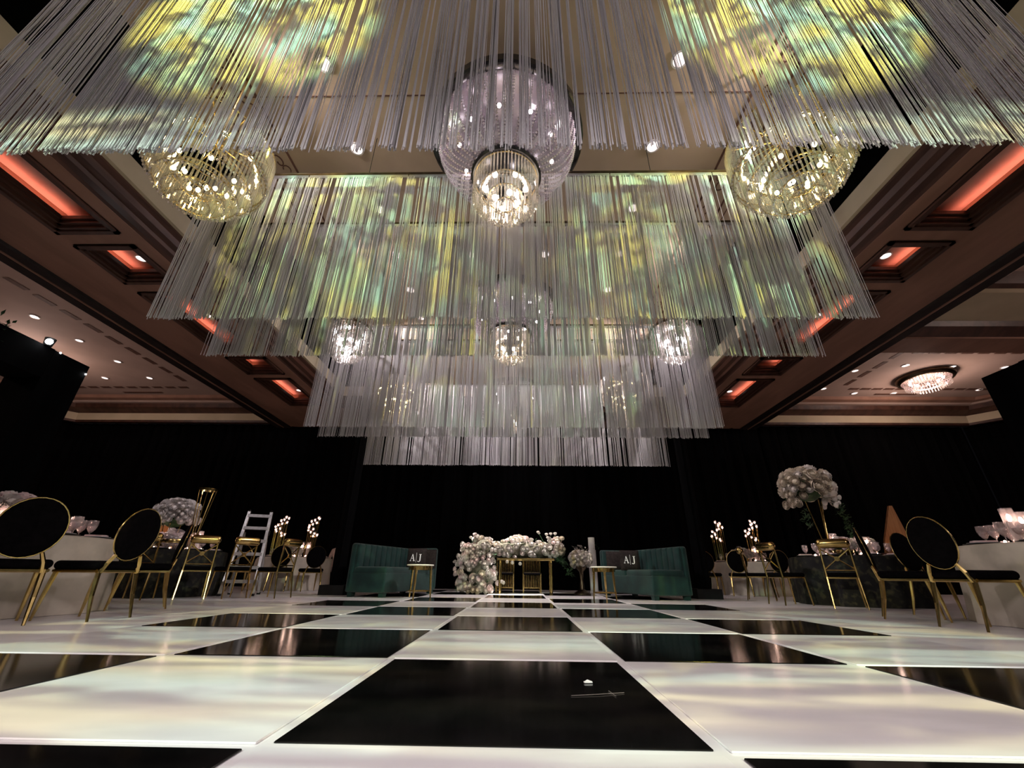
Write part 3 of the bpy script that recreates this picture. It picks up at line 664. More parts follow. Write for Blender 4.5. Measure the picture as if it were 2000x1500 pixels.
# ------------------------------------------------------------------ tables
def table(x, y, m, label, top=.74, R=.90, seed=0):
    n = 96; rnd = random.Random(seed); ph = [rnd.uniform(0, 6.28) for _ in range(3)]
    wave = lambda a, q: (0 if q < .25 else (q - .25) * .10 * (.6 * sin(9 * a + ph[0]) + .4 * sin(14 * a + ph[1]) + .3 * sin(5 * a + ph[2])))
    prof = [(.02, top), (R - .03, top), (R, top - .012), (R + .012, top - .06), (R + .02, top * .62), (R + .03, top * .3), (R + .05, .003)]
    o = MB().lathe(prof, n, (0, 0, 0), wave, close=False).build('tablecloth', m, None, True, loc=(x, y, 0))
    return tag(o, label, 'tablecloth', 'floor length tablecloths on round tables')
TL1 = (-5.50, 4.62); TL2 = (-6.55, 8.22); TL3 = (-5.95, 11.75); TR1 = (5.62, 4.52); TR2 = (5.88, 8.05); TR3 = (6.0, 11.85)
table(*TL1, M_WCLOTH, 'ivory floor length cloth on the round table at the left edge', .735, seed=1)
table(*TL2, M_DCLOTH, 'dark damask floor length cloth on the left round table with the trumpet stand', .75, seed=2)
table(*TL3, M_WCLOTH, 'ivory floor length cloth on the far left round table behind the ladder', .75, seed=3)
table(*TR1, M_WCLOTH, 'ivory floor length cloth on the round table at the right edge', .745, seed=4)
table(*TR2, M_DCLOTH, 'dark damask floor length cloth on the right round table under the tall white flowers', .75, seed=5)
table(*TR3, M_WCLOTH, 'ivory floor length cloth on the far right round table with two candelabras', .75, seed=6)

# small table things: one of each, copied
def goblet():
    t = thing('goblet', '', 'glass')
    MB().lathe([(.036, 0), (.036, .004), (.006, .008), (.005, .07), (.02, .085), (.043, .12), (.049, .17), (.045, .215)], 14, close=False).build('bowl', M_GLASS, t, True)
    MB().lathe([(.018, .088), (.038, .118), (.040, .15), (.0, .15)], 12, close=False).build('napkin_fold', M_NAPKIN, t, True)
    return t
def hurricane():
    t = thing('hurricane_candle', '', 'candle')
    MB().lathe([(.045, 0), (.048, .01), (.048, .24), (.046, .245)], 16, close=False).build('glass_tube', M_GLASS, t, True)
    wx = MB().lathe([(.034, .006), (.034, .15), (.030, .156), (.002, .150)], 14, close=False).build('wax', M_CANDLE, t, True)
    MB().ball((0, 0, .178), .015, 8, 6, 1.8).build('flame', M_FLAME, wx, True)
    return t
def tealight():
    t = thing('tealight', '', 'candle')
    MB().lathe([(.026, 0), (.032, .004), (.036, .045), (.034, .046), (.030, .008)], 14, close=False).build('glass_cup', M_GLASS, t, True)
    wx = MB().lathe([(.024, .006), (.024, .022), (.002, .022)], 12, close=False).build('wax', M_CANDLE, t, True)
    MB().ball((0, 0, .036), .012, 8, 6, 1.5).build('flame', M_FLAME, wx, True)
    return t
def setting():
    t = thing('place_setting', '', 'plate')
    MB().lathe([(.10, 0), (.165, .010), (.168, .014), (.10, .008), (.0, .008)], 28, close=False).build('charger', M_CHARGER, t, True)
    MB().lathe([(.08, .010), (.132, .022), (.134, .026), (.08, .016), (.0, .016)], 28, close=False).build('plate', M_CHINA, t, True)
    MB().rbox((0, 0, .034), (.09, .20, .026), .010, 2).build('napkin', M_NAPKIN, t, True)
    return t
PROTO = {k: f() for k, f in (('goblet', goblet), ('hurricane', hurricane), ('tealight', tealight), ('setting', setting))}
def put(kind, tb, top, ang, r, label, group):
    x, y = tb[0] + r * cos(ang), tb[1] + r * sin(ang)
    return place(PROTO[kind], (x, y, top + .001), (cos(ang), sin(ang)), label, group)
NTH = ['first', 'second', 'third', 'fourth', 'fifth', 'sixth', 'seventh', 'eighth']
SETS = [(TL1, .735, 'left edge ivory table', 1), (TL2, .75, 'left dark table', 0), (TL3, .75, 'far left ivory table', 0), (TR1, .745, 'right edge ivory table', 1), (TR2, .75, 'right dark table', 0), (TR3, .75, 'far right ivory table', 0)]
for ti, (tb, top, nm, near) in enumerate(SETS):
    rnd = random.Random(100 + ti)
    toc = atan2(-tb[1], -tb[0])          # side of the table towards the dance floor
    for k in range(8):
        a = toc + (k - 3.5) * pi / 4 + .1
        put('setting', tb, top, a, .68, 'napkin topped plate on the %s, %s counterclockwise from the rear side' % (nm, NTH[k]), 'place settings on the ' + nm)
        put('goblet', tb, top, a + .30, .60, 'outer clear goblet on the %s, %s counterclockwise from the rear side' % (nm, NTH[k]), 'goblets on the ' + nm)
        if k % 2 == 0 or near: put('goblet', tb, top, a + .44, .52, 'inner clear goblet on the %s, by the %s plate from the rear' % (nm, NTH[k]), 'goblets on the ' + nm)
    for k in range(8):
        a = toc + (k - 3.5) * .62 + .2
        put('tealight', tb, top, a, .47 if k % 2 else .42, 'lit tealight on the %s, %s counterclockwise from the rear side' % (nm, NTH[k]), 'tealights on the ' + nm)
    nh = 7 if ti in (4, 3, 1) else 3
    for k in range(nh):
        a = toc + (k - nh // 2) * .52 + .2
        put('hurricane', tb, top, a, .36, 'white candle in glass cylinder on the %s, %s counterclockwise' % (nm, NTH[k]), 'glass cylinder candles on the ' + nm).scale = (1.15, 1.15, rnd.choice((1.1, 1.3, 1.55)))

# ------------------------------------------------------------------ flowers
def rose_mesh(m, seed, r=.05):
    rnd = random.Random(seed); b = MB()
    for lay, (R0, z0, n, tilt) in enumerate(((1.0, -.25, 5, .55), (.78, .0, 5, .35), (.50, .12, 4, .18))):
        for k in range(n):
            a = 2 * pi * k / n + lay * .6 + rnd.uniform(-.2, .2); V = []
            for j in range(4):
                q = j / 3
                for i in range(4):
                    w = (i / 3 - .5) * 2
                    aa = a + w * (1.25 * pi / n) * (1 - .25 * q * q)
                    R = R0 * (.35 + .65 * sin(q * 1.9)) * (1 + .06 * w * w); z = z0 - .55 * (1 - q) + q * .75 - .12 * w * w * q
                    R += tilt * .25 * q
                    V.append((r * R * cos(aa), r * R * sin(aa), r * z))
            b.add(V, [(j * 4 + i, j * 4 + i + 1, j * 4 + i + 5, j * 4 + i + 4) for j in range(3) for i in range(3)])
    b.ball((0, 0, r * .1), r * .62, 8, 5)
    me = bpy.data.meshes.new('rose'); me.from_pydata(b.v, [], b.f); me.materials.append(m)
    me.polygons.foreach_set('use_smooth', [True] * len(me.polygons)); me.update(); return me
ROSES = {'w': [rose_mesh(M_PETAL, s) for s in range(3)], 'p': [rose_mesh(M_PINK, s + 9) for s in range(2)], 'c': [rose_mesh(M_CREAMP, s + 5) for s in range(2)]}
def flower(par, kind, p, out, s, rnd):
    d = Vector(out); d = d.normalized() if d.length > 1e-4 else Vector((0, 0, 1))
    e = d.to_track_quat('Z', 'Y').to_euler()
    return inst(rnd.choice(ROSES[kind]), 'rose', par, p, e, s)
def leaves(par, pts, size, name='foliage', m=M_LEAF, seed=0):
    rnd = random.Random(seed); b = MB()
    for p in pts:
        d = Vector((rnd.uniform(-1, 1), rnd.uniform(-1, 1), rnd.uniform(-.8, .6))).normalized(); s = size * rnd.uniform(.6, 1.3)
        x = d.cross(Vector((.3, .2, 1))).normalized(); P = Vector(p); nn = d.cross(x)
        b.add([P, P + d * s * .45 + x * s * .2 + nn * s * .06, P + d * s, P + d * s * .45 - x * s * .2 + nn * s * .06], [(0, 1, 2), (0, 2, 3)])
    return stuff(b.build(name, m, par))
def dome_flowers(par, c, rx, rz, n, kinds, size, seed, low=-.35):
    rnd = random.Random(seed); k = 0
    ga = pi * (3 - sqrt(5))
    for i in range(n):
        z = low + (1 - low) * (i + .5) / n; r = sqrt(max(0, 1 - z * z)); a = i * ga
        d = Vector((r * cos(a), r * sin(a), z)); q = rnd.uniform(.84, 1.12)
        p = (c[0] + d.x * rx * q, c[1] + d.y * rx * q, c[2] + d.z * rz * q)
        flower(par, rnd.choice(kinds), p, d, size * rnd.uniform(.75, 1.25), rnd)
    pts = [(c[0] + rx * .8 * rnd.uniform(-1, 1), c[1] + rx * .8 * rnd.uniform(-1, 1), c[2] + rz * rnd.uniform(-.5, .5)) for _ in range(90)]
    leaves(par, pts, .11, seed=seed)
    b = MB(); b.ball(c, min(rx, rz) * .78, 14, 8); o = b.build('bloom_core', M_LEAF, par, True)
# left tall arrangement
t = thing('tall_floral_centrepiece', 'round mass of pale lilac white blooms on thin gold rods, left dark table', 'flowers', (-6.70, 8.22, .751), 0)
for k in range(5):
    a = 2 * pi * k / 5; MB().tube([(.10 * cos(a), .10 * sin(a), 0), (.15 * cos(a), .15 * sin(a), .52)], .008, 6).build('gold_rod', M_GOLD, t)
MB().lathe([(.16, 0), (.16, .012), (.0, .012)], 24).build('base', M_GOLD, t)
dome_flowers(t, (0, 0, .64), .34, .29, 120, 'w', 1.2, 3, -.45)
# empty trumpet stand
t = thing('trumpet_stand', 'empty flaring gold wire trumpet stand on the left dark table', 'stand', (-6.10, 8.05, .751), 0)
MB().lathe([(.12, 0), (.12, .014), (.0, .016)], 24).build('base', M_GOLD, t)
for k in range(5):
    a = 2 * pi * k / 5 + .3; MB().tube([(.055 * cos(a), .055 * sin(a), .012), (.05 * cos(a), .05 * sin(a), .22), (.15 * cos(a), .15 * sin(a), 1.10)], .009, 6).build('wire_leg', M_GOLD, t)
MB().lathe([(.147, 1.085), (.153, 1.085), (.157, 1.125), (.151, 1.125), (.147, 1.085)], 28, close=False).build('top_ring', M_GOLD, t, True)
m = MB(); ring(m, .053, .22, .006, 18); m.build('waist_ring', M_GOLD, t)
t = thing('glass_globe_vase', 'large clear glass globe with a gold band beside the trumpet stand', 'vase', (-6.10, 7.62, .751), 0)
MB().ball((0, 0, .17), .185, 20, 12, .92).build('globe', M_GLASS, t, True)
MB().lathe([(.187, .10), (.19, .11), (.19, .15), (.187, .16)], 24, close=False).build('gold_band', M_GOLD, t, True)
# right tall arrangement
t = thing('tall_floral_centrepiece', 'tall dome of white roses with trailing greenery on three slim gold rods', 'flowers', (5.60, 8.05, .751), 0)
for a in (.3, 2.4, 4.5): MB().tube([(.07 * cos(a), .07 * sin(a), 0), (.06 * cos(a), .06 * sin(a), .3), (.15 * cos(a), .15 * sin(a), .98)], .011, 6).build('gold_rod', M_GOLD, t)
MB().lathe([(.13, 0), (.13, .014), (.0, .016)], 24).build('base', M_GOLD, t)
dome_flowers(t, (-.10, 0, 1.22), .40, .33, 84, 'cccw', 1.75, 8, -.35)
rnd = random.Random(5)
for k in range(14):
    a = rnd.uniform(-.8, .9); flower(t, 'w', (.27 + rnd.uniform(-.08, .12), rnd.uniform(-.2, .1), 1.0 + rnd.uniform(-.14, .12)), (1, -.3, -.2), rnd.uniform(.8, 1.3), rnd)
    flower(t, 'c', (-.42 + rnd.uniform(-.1, .12), rnd.uniform(-.2, .1), 1.0 + rnd.uniform(-.12, .1)), (-1, -.3, -.4), rnd.uniform(.9, 1.4), rnd)
pts = []
for k in range(160):
    q = rnd.random(); pts.append((.30 + .14 * q + rnd.uniform(-.05, .05), -.12 + rnd.uniform(-.05, .05), .95 - .60 * q))
    if k % 3 == 0: pts.append((-.30 + rnd.uniform(-.05, .05), -.1 + rnd.uniform(-.05, .05), .80 - .3 * q))
leaves(t, pts, .075, 'trailing_greenery', seed=4)
# low centrepieces
def low_flowers(loc, label, n, rx, rz, kinds, seed, size=.9):
    t = thing('low_floral_centrepiece', label, 'flowers', loc, 0, 'low flower bowls')
    MB().lathe([(.10, 0), (.15, .05), (.16, .10), (.0, .10)], 20).build('bowl', M_GOLD, t, True)
    dome_flowers(t, (0, 0, .10 + rz * .55), rx, rz, n, kinds, size, seed, -.3)
low_flowers((-5.62, 4.55, .736), 'low mound of white roses behind the leftmost oval chair', 60, .30, .20, 'wwp', 21, 1.3)
low_flowers((5.75, 4.42, .746), 'low mound of white roses cut by the right edge of the picture', 60, .28, .20, 'wwp', 22, 1.2)
low_flowers((-5.99, 11.45, .751), 'low mound of blush roses between the far left candelabras', 44, .24, .13, 'pw', 23, 1.0)
low_flowers((5.76, 11.55, .751), 'low mound of blush roses between the far right candelabras', 44, .24, .13, 'pw', 24, 1.0)
low_flowers((-6.42, 7.88, .751), 'low blush flower bowl on the left dark table', 36, .20, .12, 'pw', 25, .9)
low_flowers((5.62, 7.74, .751), 'low blush flower bowl on the right dark table', 36, .20, .12, 'pw', 26, .9)
low_flowers((6.12, 7.92, .751), 'low pale flower bowl on the far side of the right dark table', 36, .18, .12, 'wc', 27, .9)

# candelabras on the far tables
def candelabra():
    t = thing('candelabra', '', 'candelabra'); rnd = random.Random(11)
    MB().lathe([(.17, 0), (.17, .014), (.0, .016)], 28).build('base', M_GOLD, t)
    fl = cup = None
    for k in range(14):
        a = 2.4 * k; r = .045 + .10 * ((k * 3) % 14) / 13; h = .50 + .48 * ((k * 5) % 14) / 13
        rd = MB().tube([(r * cos(a), r * sin(a), .012), (r * 1.1 * cos(a), r * 1.1 * sin(a), h)], .005, 5).build('rod', M_GOLD, t)
        p = (r * 1.1 * cos(a), r * 1.1 * sin(a), h)
        if fl is None:
            cup = MB().lathe([(.004, 0), (.026, .012), (.030, .075), (.028, .076), (.022, .014)], 12, close=False).build('glass_cup', M_GLASS, rd, True, loc=p)
            fl = MB().ball((0, 0, .035), .012, 8, 6, 1.2).build('flame', M_FLAME, rd, True, loc=p)
        else: inst(cup, 'glass_cup', rd, p); inst(fl, 'flame', rd, p)
    return t
cd = candelabra(); G3 = 'gold rod candelabras on the far tables'
place(cd, (-6.40, 11.50, .751), (0, 1), 'gold rod candelabra with lit cups on the far left table, next to the ladder', G3)
place(cd, (-5.58, 11.60, .751), (.5, 1), 'gold rod candelabra with lit cups on the far left table, next to the black tower', G3)
place(cd, (5.38, 11.85, .751), (0, 1), 'gold rod candelabra with lit cups on the far right table, half behind the black tower', G3)
place(cd, (6.14, 11.55, .751), (.4, 1), 'gold rod candelabra with lit cups on the far right table, fully in view', G3)

# ------------------------------------------------------------------ ladder
t = thing('step_ladder', 'aluminium folding ladder standing behind the gold cross back chairs', 'ladder', (-5.30, 8.62, 0), .35)
for sx in (-1, 1):
    ra = MB().tube([(sx * .27, -.28, 0), (sx * .215, -.04, 1.12), (sx * .20, -.0, 1.52)], .036, 4).build('rail', M_ALU, t)
    rr = MB().tube([(sx * .25, .38, 0), (sx * .20, .04, 1.12)], .030, 4).build('rear_rail', M_ALU, t)
    MB().box((sx * .27, -.285, .02), (.06, .07, .04)).build('rubber_foot', M_BLACK, ra)
    MB().box((sx * .25, .385, .02), (.06, .07, .04)).build('rubber_foot', M_BLACK, rr)
    MB().ball((sx * .20, 0, 1.53), .03, 8, 5).build('end_cap', M_BLACK, ra)
    o = MB().lathe([(.05, -.02), (.05, .02)], 14).build('hinge', M_BLACK, t, loc=(sx * .235, .0, 1.12)); o.rotation_euler = (0, pi / 2, 0)
for k in range(6):
    z = .24 + k * .24; q = z / 1.52; xw = .27 - .07 * q; y = -.28 + .28 * q
    MB().box((0, y, z), (2 * xw, .07, .055)).build('rung', M_ALU, t)
    if k < 4: MB().box((0, .38 - .34 * z / 1.12, z), (.46, .035, .045)).build('rear_rung', M_ALU, t)

# ------------------------------------------------------------------ sofas
def sofa(name_label, loc, rz, mirror):
    t = thing('tufted_sofa', name_label, 'sofa', loc, rz, 'dark green channel tufted sofas')
    S = mirror                       # local: length along +y (near end y=0), back at x=0, seat towards +x*S
    L, D, H = 2.0, .86, .94
    def rb(c, d, r, nm, m=M_SOFA): return MB().rbox((c[0] * S, c[1], c[2]), d, r, 4).build(nm, m, t, True)
    rb((D / 2, L / 2, .25), (D - .02, L, .34), .03, 'base')
    rb((D / 2 + .06, .46, .455), (D - .14, .90, .13), .045, 'seat_cushion'); rb((D / 2 + .06, 1.42, .455), (D - .14, .98, .13), .045, 'seat_cushion')
    rb((.07, L / 2, .52), (.14, L, H - .1), .05, 'back_frame')
    n = 10
    for k in range(n): rb((.155, .02 + (k + .5) * (L - .16) / n, .70), (.09, (L - .16) / n, .46), .042, 'back_channel')
    rb((D / 2, L - .06, .52), (D, .14, H - .1), .05, 'arm')
    for k in range(4): rb((.22 + (k + .5) * .16, L - .155, .70), (.16, .08, .44), .036, 'arm_channel')
    for x in (.09, D - .09):
        for y in (.10, L - .10): MB().box((x * S, y, .045), (.11, .11, .09), 0, .85).build('foot', M_SOFA, t)
    return t
sofa('dark green velvet channel tufted sofa on the left with a bright patch', (-3.28, 8.52, 0), -.30, 1)
sofa('dark green velvet channel tufted sofa on the right behind a gold side table', (3.26, 8.62, 0), .30, -1)
def letters(par, wpl, y):
    """white A | J printed on the pillow; wpl scales the width"""
    def strokes(polys, nm):
        b = MB()
        for p in polys:
            K = len(p); V = [(x * wpl, y, z) for x, z in p] + [(x * wpl, y + .003, z) for x, z in p]
            b.add(V, [tuple(range(K)), tuple(range(2 * K - 1, K - 1, -1))] + [(i, (i + 1) % K, K + (i + 1) % K, K + i) for i in range(K)])
        b.build(nm, M_LETTER, par)
    A = [[(-.13, -.062), (-.122, -.062), (-.083, .062), (-.091, .062)], [(-.079, .066), (-.095, .066), (-.060, -.062), (-.036, -.062)], [(-.112, -.020), (-.112, -.010), (-.062, -.010), (-.058, -.020)],
         [(-.142, -.068), (-.142, -.060), (-.108, -.060), (-.108, -.068)], [(-.070, -.068), (-.070, -.060), (-.026, -.060), (-.026, -.068)]]
    B = [[(-.003, -.095), (-.003, .095), (.003, .095), (.003, -.095)]]
    J = [[(.075, .062), (.097, .062), (.097, -.045), (.075, -.045)], [(.058, .060), (.058, .067), (.114, .067), (.114, .060)], [(.097, -.045), (.092, -.068), (.075, -.083), (.050, -.086), (.034, -.078), (.034, -.066), (.046, -.062), (.050, -.074), (.066, -.074), (.075, -.060), (.075, -.045)]]
    strokes(A, 'letter_a'); strokes(B, 'divider_bar'); strokes(J, 'letter_j')
def pillow(label, loc, rz, tilt, text):
    t = thing('throw_pillow', label, 'pillow', loc, rz, 'charcoal throw pillows on the sofas')
    V = []; F = []; n = 12; S = .195
    for sgn in (-1, 1):
        for j in range(n + 1):
            for i in range(n + 1):
                u, v = i / n * 2 - 1, j / n * 2 - 1
                e = (1 - u ** 4) * (1 - v ** 4); k = 1 - .05 * (1 - abs(u)) * abs(v) ** 3
                V.append((u * S * (1 - .06 * (1 - v * v) * 0), sgn * .065 * e ** .5, v * S))
    M = (n + 1) ** 2
    for s in (0, 1):
        for j in range(n):
            for i in range(n):
                q = (s * M + j * (n + 1) + i, s * M + j * (n + 1) + i + 1, s * M + (j + 1) * (n + 1) + i + 1, s * M + (j + 1) * (n + 1) + i)
                F.append(q if s == 0 else q[::-1])
    cu = MB().add(V, F).build('cushion', M_PILLOW, t, True)
    if text: letters(cu, .92, -.070)
    t.rotation_euler = (tilt, 0, rz); return t
pillow('charcoal pillow with white letters on the left sofa', (-2.16, 9.32, .70), .10, -.15, True)
pillow('plain charcoal pillow at the far arm of the left sofa', (-2.02, 9.72, .70), .10, -.15, False)
pillow('charcoal pillow with white letters on the right sofa', (2.30, 9.30, .70), -.12, -.15, True)
pillow('plain charcoal pillow behind the lettered one on the right sofa', (2.10, 9.74, .70), -.12, -.15, False)
def side_table(label, loc, rz):
    t = thing('side_table', label, 'table', loc, rz, 'round gold side tables')
    MB().lathe([(.0, .54), (.245, .54), (.25, .546), (.25, .558), (.245, .564), (.0, .564)], 36, close=False).build('top', M_MARBLE, t, True)
    MB().lathe([(.20, .47), (.215, .47), (.215, .54), (.20, .54), (.20, .47)], 32, close=False).build('apron', M_GOLD, t, True)
    for k in range(3):
        a = 2 * pi * k / 3; MB().tube([(.20 * cos(a), .20 * sin(a), .53), (.215 * cos(a), .215 * sin(a), .25), (.235 * cos(a), .235 * sin(a), 0)], [.026, .021, .013], 6).build('leg', M_GOLD, t)
    m = MB(); ring(m, .21, .12, .008, 28); m.build('stretcher', M_GOLD, t)
side_table('round gold side table with pale marble top before the left sofa', (-1.86, 8.40, 0), .4)
side_table('round gold side table with pale marble top before the right sofa', (1.60, 8.55, 0), 1.3)

# ------------------------------------------------------------------ sweetheart table with its flowers
SY = 10.75
t = thing('sweetheart_table', 'gold framed table beneath the long bank of white roses', 'table', (.15, SY, 0), 0)
MB().rbox((0, 0, .735), (1.36, .60, .05), .012, 2).build('top', M_GOLD, t)
for sx in (-1, 1):
    for sy in (-1, 1):
        p = []; R = []
        for k in range(11): p.append((sx * .60, sy * .24, .71 - k * .071)); R.append(.030 if k % 2 else .020)
        MB().tube(p, R, 10).build('leg', M_GOLD, t, True)
f = thing('floral_bank', 'long bank of white and blush roses spilling over the table down to the floor', 'flowers', (0, SY, 0), 0)
rnd = random.Random(77); cnt = 0
mound = MB()
for k in range(10): mound.ball((-.92 + k * .205, 0, .94), .20, 12, 7, .9)
for k in range(8): mound.ball((-1.0 + .22 * sin(k), -.12 - .02 * k, .22 + k * .11), .26 - .012 * k, 12, 7)
mound.build('bloom_core', M_BLOOMGAP, f, True)
for i in range(168):                                  # along the top
    x = rnd.uniform(-1.15, 1.05); a = rnd.uniform(-.95, pi + .2); h = .24 + .07 * cos(x * 5) + (.06 if abs(x) > .7 else 0)
    d = Vector((rnd.uniform(-.3, .3), -cos(a) if cos(a) > 0 else -cos(a) * .6, sin(a)))
    p = (x, d.y * .31, .94 + d.z * h * (1.0 if d.z > 0 else .75))
    flower(f, rnd.choice('wwwpc'), p, d, rnd.uniform(.85, 1.35), rnd); cnt += 1
for i in range(104):                                  # the cascade on the left
    z = rnd.uniform(.06, 1.05); wv = .50 - .10 * abs(z - .5); x = -1.02 + rnd.uniform(-wv, wv * .95) * (1.0 if z < .7 else .9) + (.08 if z < .4 else 0)
    ph = (x + 1.02) / wv; d = Vector((ph, -sqrt(max(.05, 1 - ph * ph)), rnd.uniform(-.2, .4)))
    flower(f, rnd.choice('wwpc' if z < .5 else 'wwwp'), (x, -.12 + d.y * .32, z), d, rnd.uniform(1.1, 1.75) if z < .45 else rnd.uniform(.9, 1.35), rnd); cnt += 1
for i in range(22):                                   # stray stems standing out
    left = i < 14; x = rnd.uniform(-1.55, -.9) if left else rnd.uniform(.45, 1.0); z = rnd.uniform(.75, 1.34) if left else rnd.uniform(1.2, 1.36)
    if left and x < -1.35: z = rnd.uniform(.55, 1.0)
    p = Vector((x, rnd.uniform(-.25, .05), z)); flower(f, 'w', p, (0, -.5, 1), rnd.uniform(.55, .8), rnd)
    c = Vector((-1.05 if left else .75, -.1, .85)); MB().tube([c, p], .004, 4).build('stem', M_LEAF, f)
for x, z in ((-.28, .68), (-.16, .66), (.02, .64), (-.40, .26), (-.36, .24)): flower(f, 'w', (x, -.36, z), (0, -1, -.3), .7, rnd)
pts = [(rnd.uniform(-1.25, 1.1), rnd.uniform(-.3, .25), rnd.uniform(.75, 1.15)) for _ in range(220)] + [(-1.0 + rnd.uniform(-.45, .45), -.15 + rnd.uniform(-.3, .2), rnd.uniform(.02, .9)) for _ in range(240)]
for k in range(170):
    q = rnd.random(); pts.append((.88 + .34 * q + rnd.uniform(-.06, .06), -.1 + rnd.uniform(-.12, .12), .80 - .42 * q * q + rnd.uniform(-.04, .04)))
leaves(f, pts, .10, seed=12)
def slat_chair(label, x, y):
    t = thing('slat_back_chair', label, 'chair', (x, y, 0), 0, 'gold slat chairs behind the flower table')
    MB().rbox((0, -.02, .43), (.44, .44, .07), .025, 3).build('seat', M_SEAT, t, True)
    for sx in (-1, 1):
        MB().box((sx * .215, -.22, .23), (.03, .03, .46)).build('front_leg', M_GOLD, t)
        MB().box((sx * .215, .22, .42), (.03, .03, .84)).build('back_leg', M_GOLD, t)
    MB().box((0, -.22, .445), (.46, .03, .03)).build('front_rail', M_GOLD, t); MB().box((0, .22, .82), (.46, .03, .04)).build('top_rail', M_GOLD, t)
    MB().box((0, .22, .10), (.40, .025, .03)).build('bottom_rail', M_GOLD, t)
    for k in range(9): MB().box((-.17 + k * .0425, .22, .45), (.014, .02, .72)).build('slat', M_GOLD, t)
slat_chair('gold slat back chair behind the flower table, next to the cascade', -.36, SY + .72)
slat_chair('gold slat back chair behind the flower table, next to the gold table leg', .32, SY + .72)
# pedestal flowers and white column behind the right sofa
t = thing('pedestal_floral', 'dome of white roses on a bronze pedestal beside the right sofa end', 'flowers', (1.50, 10.9, 0), 0)
MB().lathe([(.20, 0), (.20, .02), (.06, .10), (.035, .30), (.05, .48), (.12, .56), (.13, .60), (.0, .60)], 24, close=False).build('pedestal', M_BRONZE, t, True)
dome_flowers(t, (0, 0, .74), .25, .20, 70, 'wwc', 1.05, 31, -.6)
leaves(t, [(rnd.uniform(-.15, .15), rnd.uniform(-.1, .1), .95 + rnd.uniform(0, .12)) for _ in range(26)], .14, 'upright_leaves', M_PETAL, 9)
t = thing('white_column', 'white cylindrical column rising behind the right sofa', 'column', (1.88, 11.45, 0), 0)
MB().lathe([(.12, 0), (.12, .04), (.10, .05), (.10, 1.00), (.085, 1.0), (.085, 1.30), (.08, 1.305), (.0, 1.305)], 28, close=False).build('shaft', M_CHINA, t, True)
leaves(t, [(.06 + rnd.uniform(-.02, .10), -.11, 1.02 + rnd.uniform(0, .16)) for _ in range(14)], .06, 'sprig', M_LEAF, 10)

# ------------------------------------------------------------------ black draped towers by the sofas
def tower(label, x, y):
    t = thing('draped_tower', label, 'tower', (x, y, 0), 0, 'black draped towers holding the last fringe')
    MB().box((0, 0, .09), (.50, .46, .18), 0).build('base_weight', M_BLACK, t)
    MB().lathe([(.13 + .006 * (j % 2), .18 + j * .55) for j in range(10)], 20, close=False, wave=lambda a, q: .07 * sin(9 * a)).build('drape_sleeve', M_DRAPE, t, True)
    MB().tube([(0, 0, .1), (0, 0, 5.12)], .03, 8).build('pipe', M_BRONZE, t)
tower('black draped tower standing left of the left sofa', FX - 3.62, 9.30)
tower('black draped tower standing right of the right sofa', FX + 3.95, 9.45)

# ------------------------------------------------------------------ leafy black frames at both sides
def leafy_frame(label, x, yfar, s, spotlight):
    t = thing('leafy_canopy_frame', label, 'canopy', (x, yfar, 0), 0, 'black draped canopy frames')
    MB().box((s * .28, -.02, 1.72), (.56, .55, 3.44)).build('post', M_DRAPE, t)
    MB().box((s * .28, -2.8, 3.22), (.56, 5.0, .46)).build('beam', M_DRAPE, t)
    rnd = random.Random(3 if s < 0 else 4)
    leaves(t, [(s * (.02 + rnd.random() * .3), -.85 - rnd.random() * 2.7, 3.46 + rnd.uniform(-.26, .11) + .03 * sin(k)) for k in range(700)], .11, 'greenery', seed=6)
    if spotlight:
        MB().lathe([(.05, 0), (.065, .12), (.0, .12)], 14).build('lamp_housing', M_BLACK, t, True, loc=(0, -.42, 3.45))
        MB().ball((.05, -.46, 3.50), .042, 10, 6).build('lamp_lens', M_SPOTLENS, t, True)
        for p in ((-.0, -.22, 3.44), (.01, .24, 3.30)): MB().ball(p, .012, 8, 5).build('indicator_lamp', M_SPOTLENS, t, True)
leafy_frame('black draped frame with greenery and a bright spotlight at the left edge', -7.08, 5.62, -1, True)
leafy_frame('black draped frame cut off by the right edge of the picture', 7.66, 5.98, 1, False)

# ------------------------------------------------------------------ amber lit wood panels glimpsed at the walls
def amber(label, x, y, wb, h, lean, pw):
    t = thing('wood_panel', label, 'panel', (x, y, 0), 0, 'amber lit wood panels at the wall')
    V = [(-wb / 2, 0, 0), (wb / 2, 0, 0), (wb / 2 * .55 + lean * .5, 0, h * .6), (lean + .04, 0, h), (lean - .04, 0, h), (-wb / 2 * .6 + lean * .5, 0, h * .6)]
    K = len(V); W = V + [(a, b + .06, c) for a, b, c in V]
    MB().add(W, [tuple(range(K)), tuple(range(2 * K - 1, K - 1, -1))] + [(i, K + i, K + (i + 1) % K, (i + 1) % K) for i in range(K)]).build('board', M_AMBER, t)
    MB().box((0, -.03, .95), (wb * .8, .05, .08)).build('rail', M_WOODDK, t); MB().box((0, -.03, .55), (wb * .8, .05, .06)).build('rail', M_WOODDK, t)
    for k in (-.3, -.1, .1, .3): MB().box((k * wb * .9 + lean * .25, -.025, h * .30), (.035, .04, h * .58)).build('batten', M_WOODDK if k in (-.1, .3) else M_AMBER, t)
    l = bpy.data.lights.new('amber_uplight', 'SPOT'); l.energy = pw; l.color = (1, .42, .16); l.spot_size = rad(70); l.spot_blend = .6; l.shadow_soft_size = .05
    o = bpy.data.objects.new('amber_uplight', l); COL.objects.link(o); o['kind'] = 'helper'; aim(o, (x - .30, y - .42, .45), (x - .15, y, .85))
amber('amber lit pointed wood panel behind the right oval chairs', 9.55, 11.3, 1.1, 2.15, .25, 5)
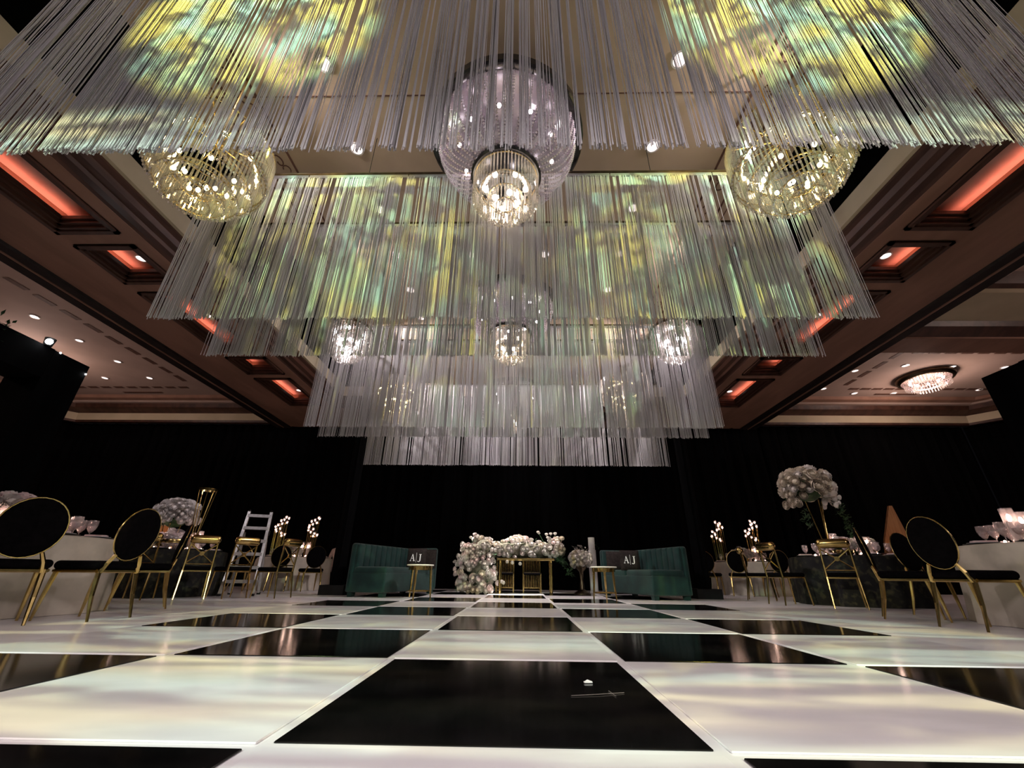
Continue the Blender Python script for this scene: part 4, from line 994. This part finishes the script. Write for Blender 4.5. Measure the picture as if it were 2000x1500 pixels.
amber('amber lit wood panel behind the left tall flowers', -10.1, 12.3, 1.4, 1.75, -.2, 30)

# ------------------------------------------------------------------ seated person at the far left table
t = thing('person', 'seated person in a beige top at the far left table, beside the black tower', 'person', (-5.32, 12.98, 0), 0)
def skin(name, V, E, R, m, par, root=0):
    me = bpy.data.meshes.new(name); me.from_pydata(V, E, []); me.materials.append(m)
    o = bpy.data.objects.new(name, me); COL.objects.link(o); o.parent = par
    md = o.modifiers.new('skin', 'SKIN'); md.use_smooth_shade = True
    for i, r in enumerate(R): me.skin_vertices[0].data[i].radius = r if isinstance(r, tuple) else (r, r)
    me.skin_vertices[0].data[root].use_root = True
    o.modifiers.new('sub', 'SUBSURF').render_levels = 2; o.modifiers['sub'].levels = 1
    return o
V = [(0, 0, .50), (0, 0, .72), (0, 0, .98), (0, -.01, 1.10), (0, -.02, 1.17), (0, -.03, 1.28), (-.19, 0, 1.0), (-.24, -.06, .78), (-.16, -.24, .78), (.19, 0, 1.0), (.24, -.06, .78), (.16, -.24, .78), (-.10, -.18, .50), (-.11, -.42, .48), (-.11, -.42, .05), (.10, -.18, .50), (.11, -.42, .48), (.11, -.42, .05)]
Ed = [(0, 1), (1, 2), (2, 3), (3, 4), (4, 5), (2, 6), (6, 7), (7, 8), (2, 9), (9, 10), (10, 11), (0, 12), (12, 13), (13, 14), (0, 15), (15, 16), (16, 17)]
R = [(.17, .12), (.15, .10), (.17, .11), (.06, .06), (.07, .08), (.085, .10), .06, .045, .035, .06, .045, .035, .09, .07, .045, .09, .07, .045]
skin('body', V, Ed, R, M_SHIRT, t)
MB().ball((0, -.03, 1.25), .095, 14, 9, 1.25).build('face', M_SKIN, t, True)
MB().ball((0, .0, 1.28), .108, 14, 9, 1.15).build('hair', M_HAIR, t, True)
MB().rbox((0, .02, .42), (.44, .44, .08), .03, 3).build('stool_seat', M_SEAT, t, True)
MB().lathe([(.16, 0), (.16, .02), (.03, .03), (.03, .40)], 16).build('stool_post', M_GOLD, t)

# ------------------------------------------------------------------ litter on the near black tile
o = MB().rbox((0, 0, .003), (.036, .016, .006), .002, 1).add([(-.02, 0, .004), (.0, .012, .010), (.02, .002, .005)], [(0, 1, 2)]).build('paper_scrap', M_SCRAP, None, loc=(.29, 2.09, .0055), rz=.1)
tag(o, 'tiny white paper scrap on the big black tile', 'scrap')
m = MB(); m.tube([(-.105, -.02, .002), (.0, .0, .003), (.105, .035, .002)], .0012, 4); m.tube([(.05, .06, .002), (.062, -.02, .002)], .0009, 4)
tag(m.build('clear_tie', M_GLASS, None, loc=(.30, 1.90, .0055)), 'thin clear plastic tie lying on the big black tile', 'tie')

# only prototypes that found a place stay
for src in list(PROTO.values()) + [oc, xc, cd]:
    if not USED.get(id(src)):
        for c in list(src.children): bpy.data.objects.remove(c)
        bpy.data.objects.remove(src)
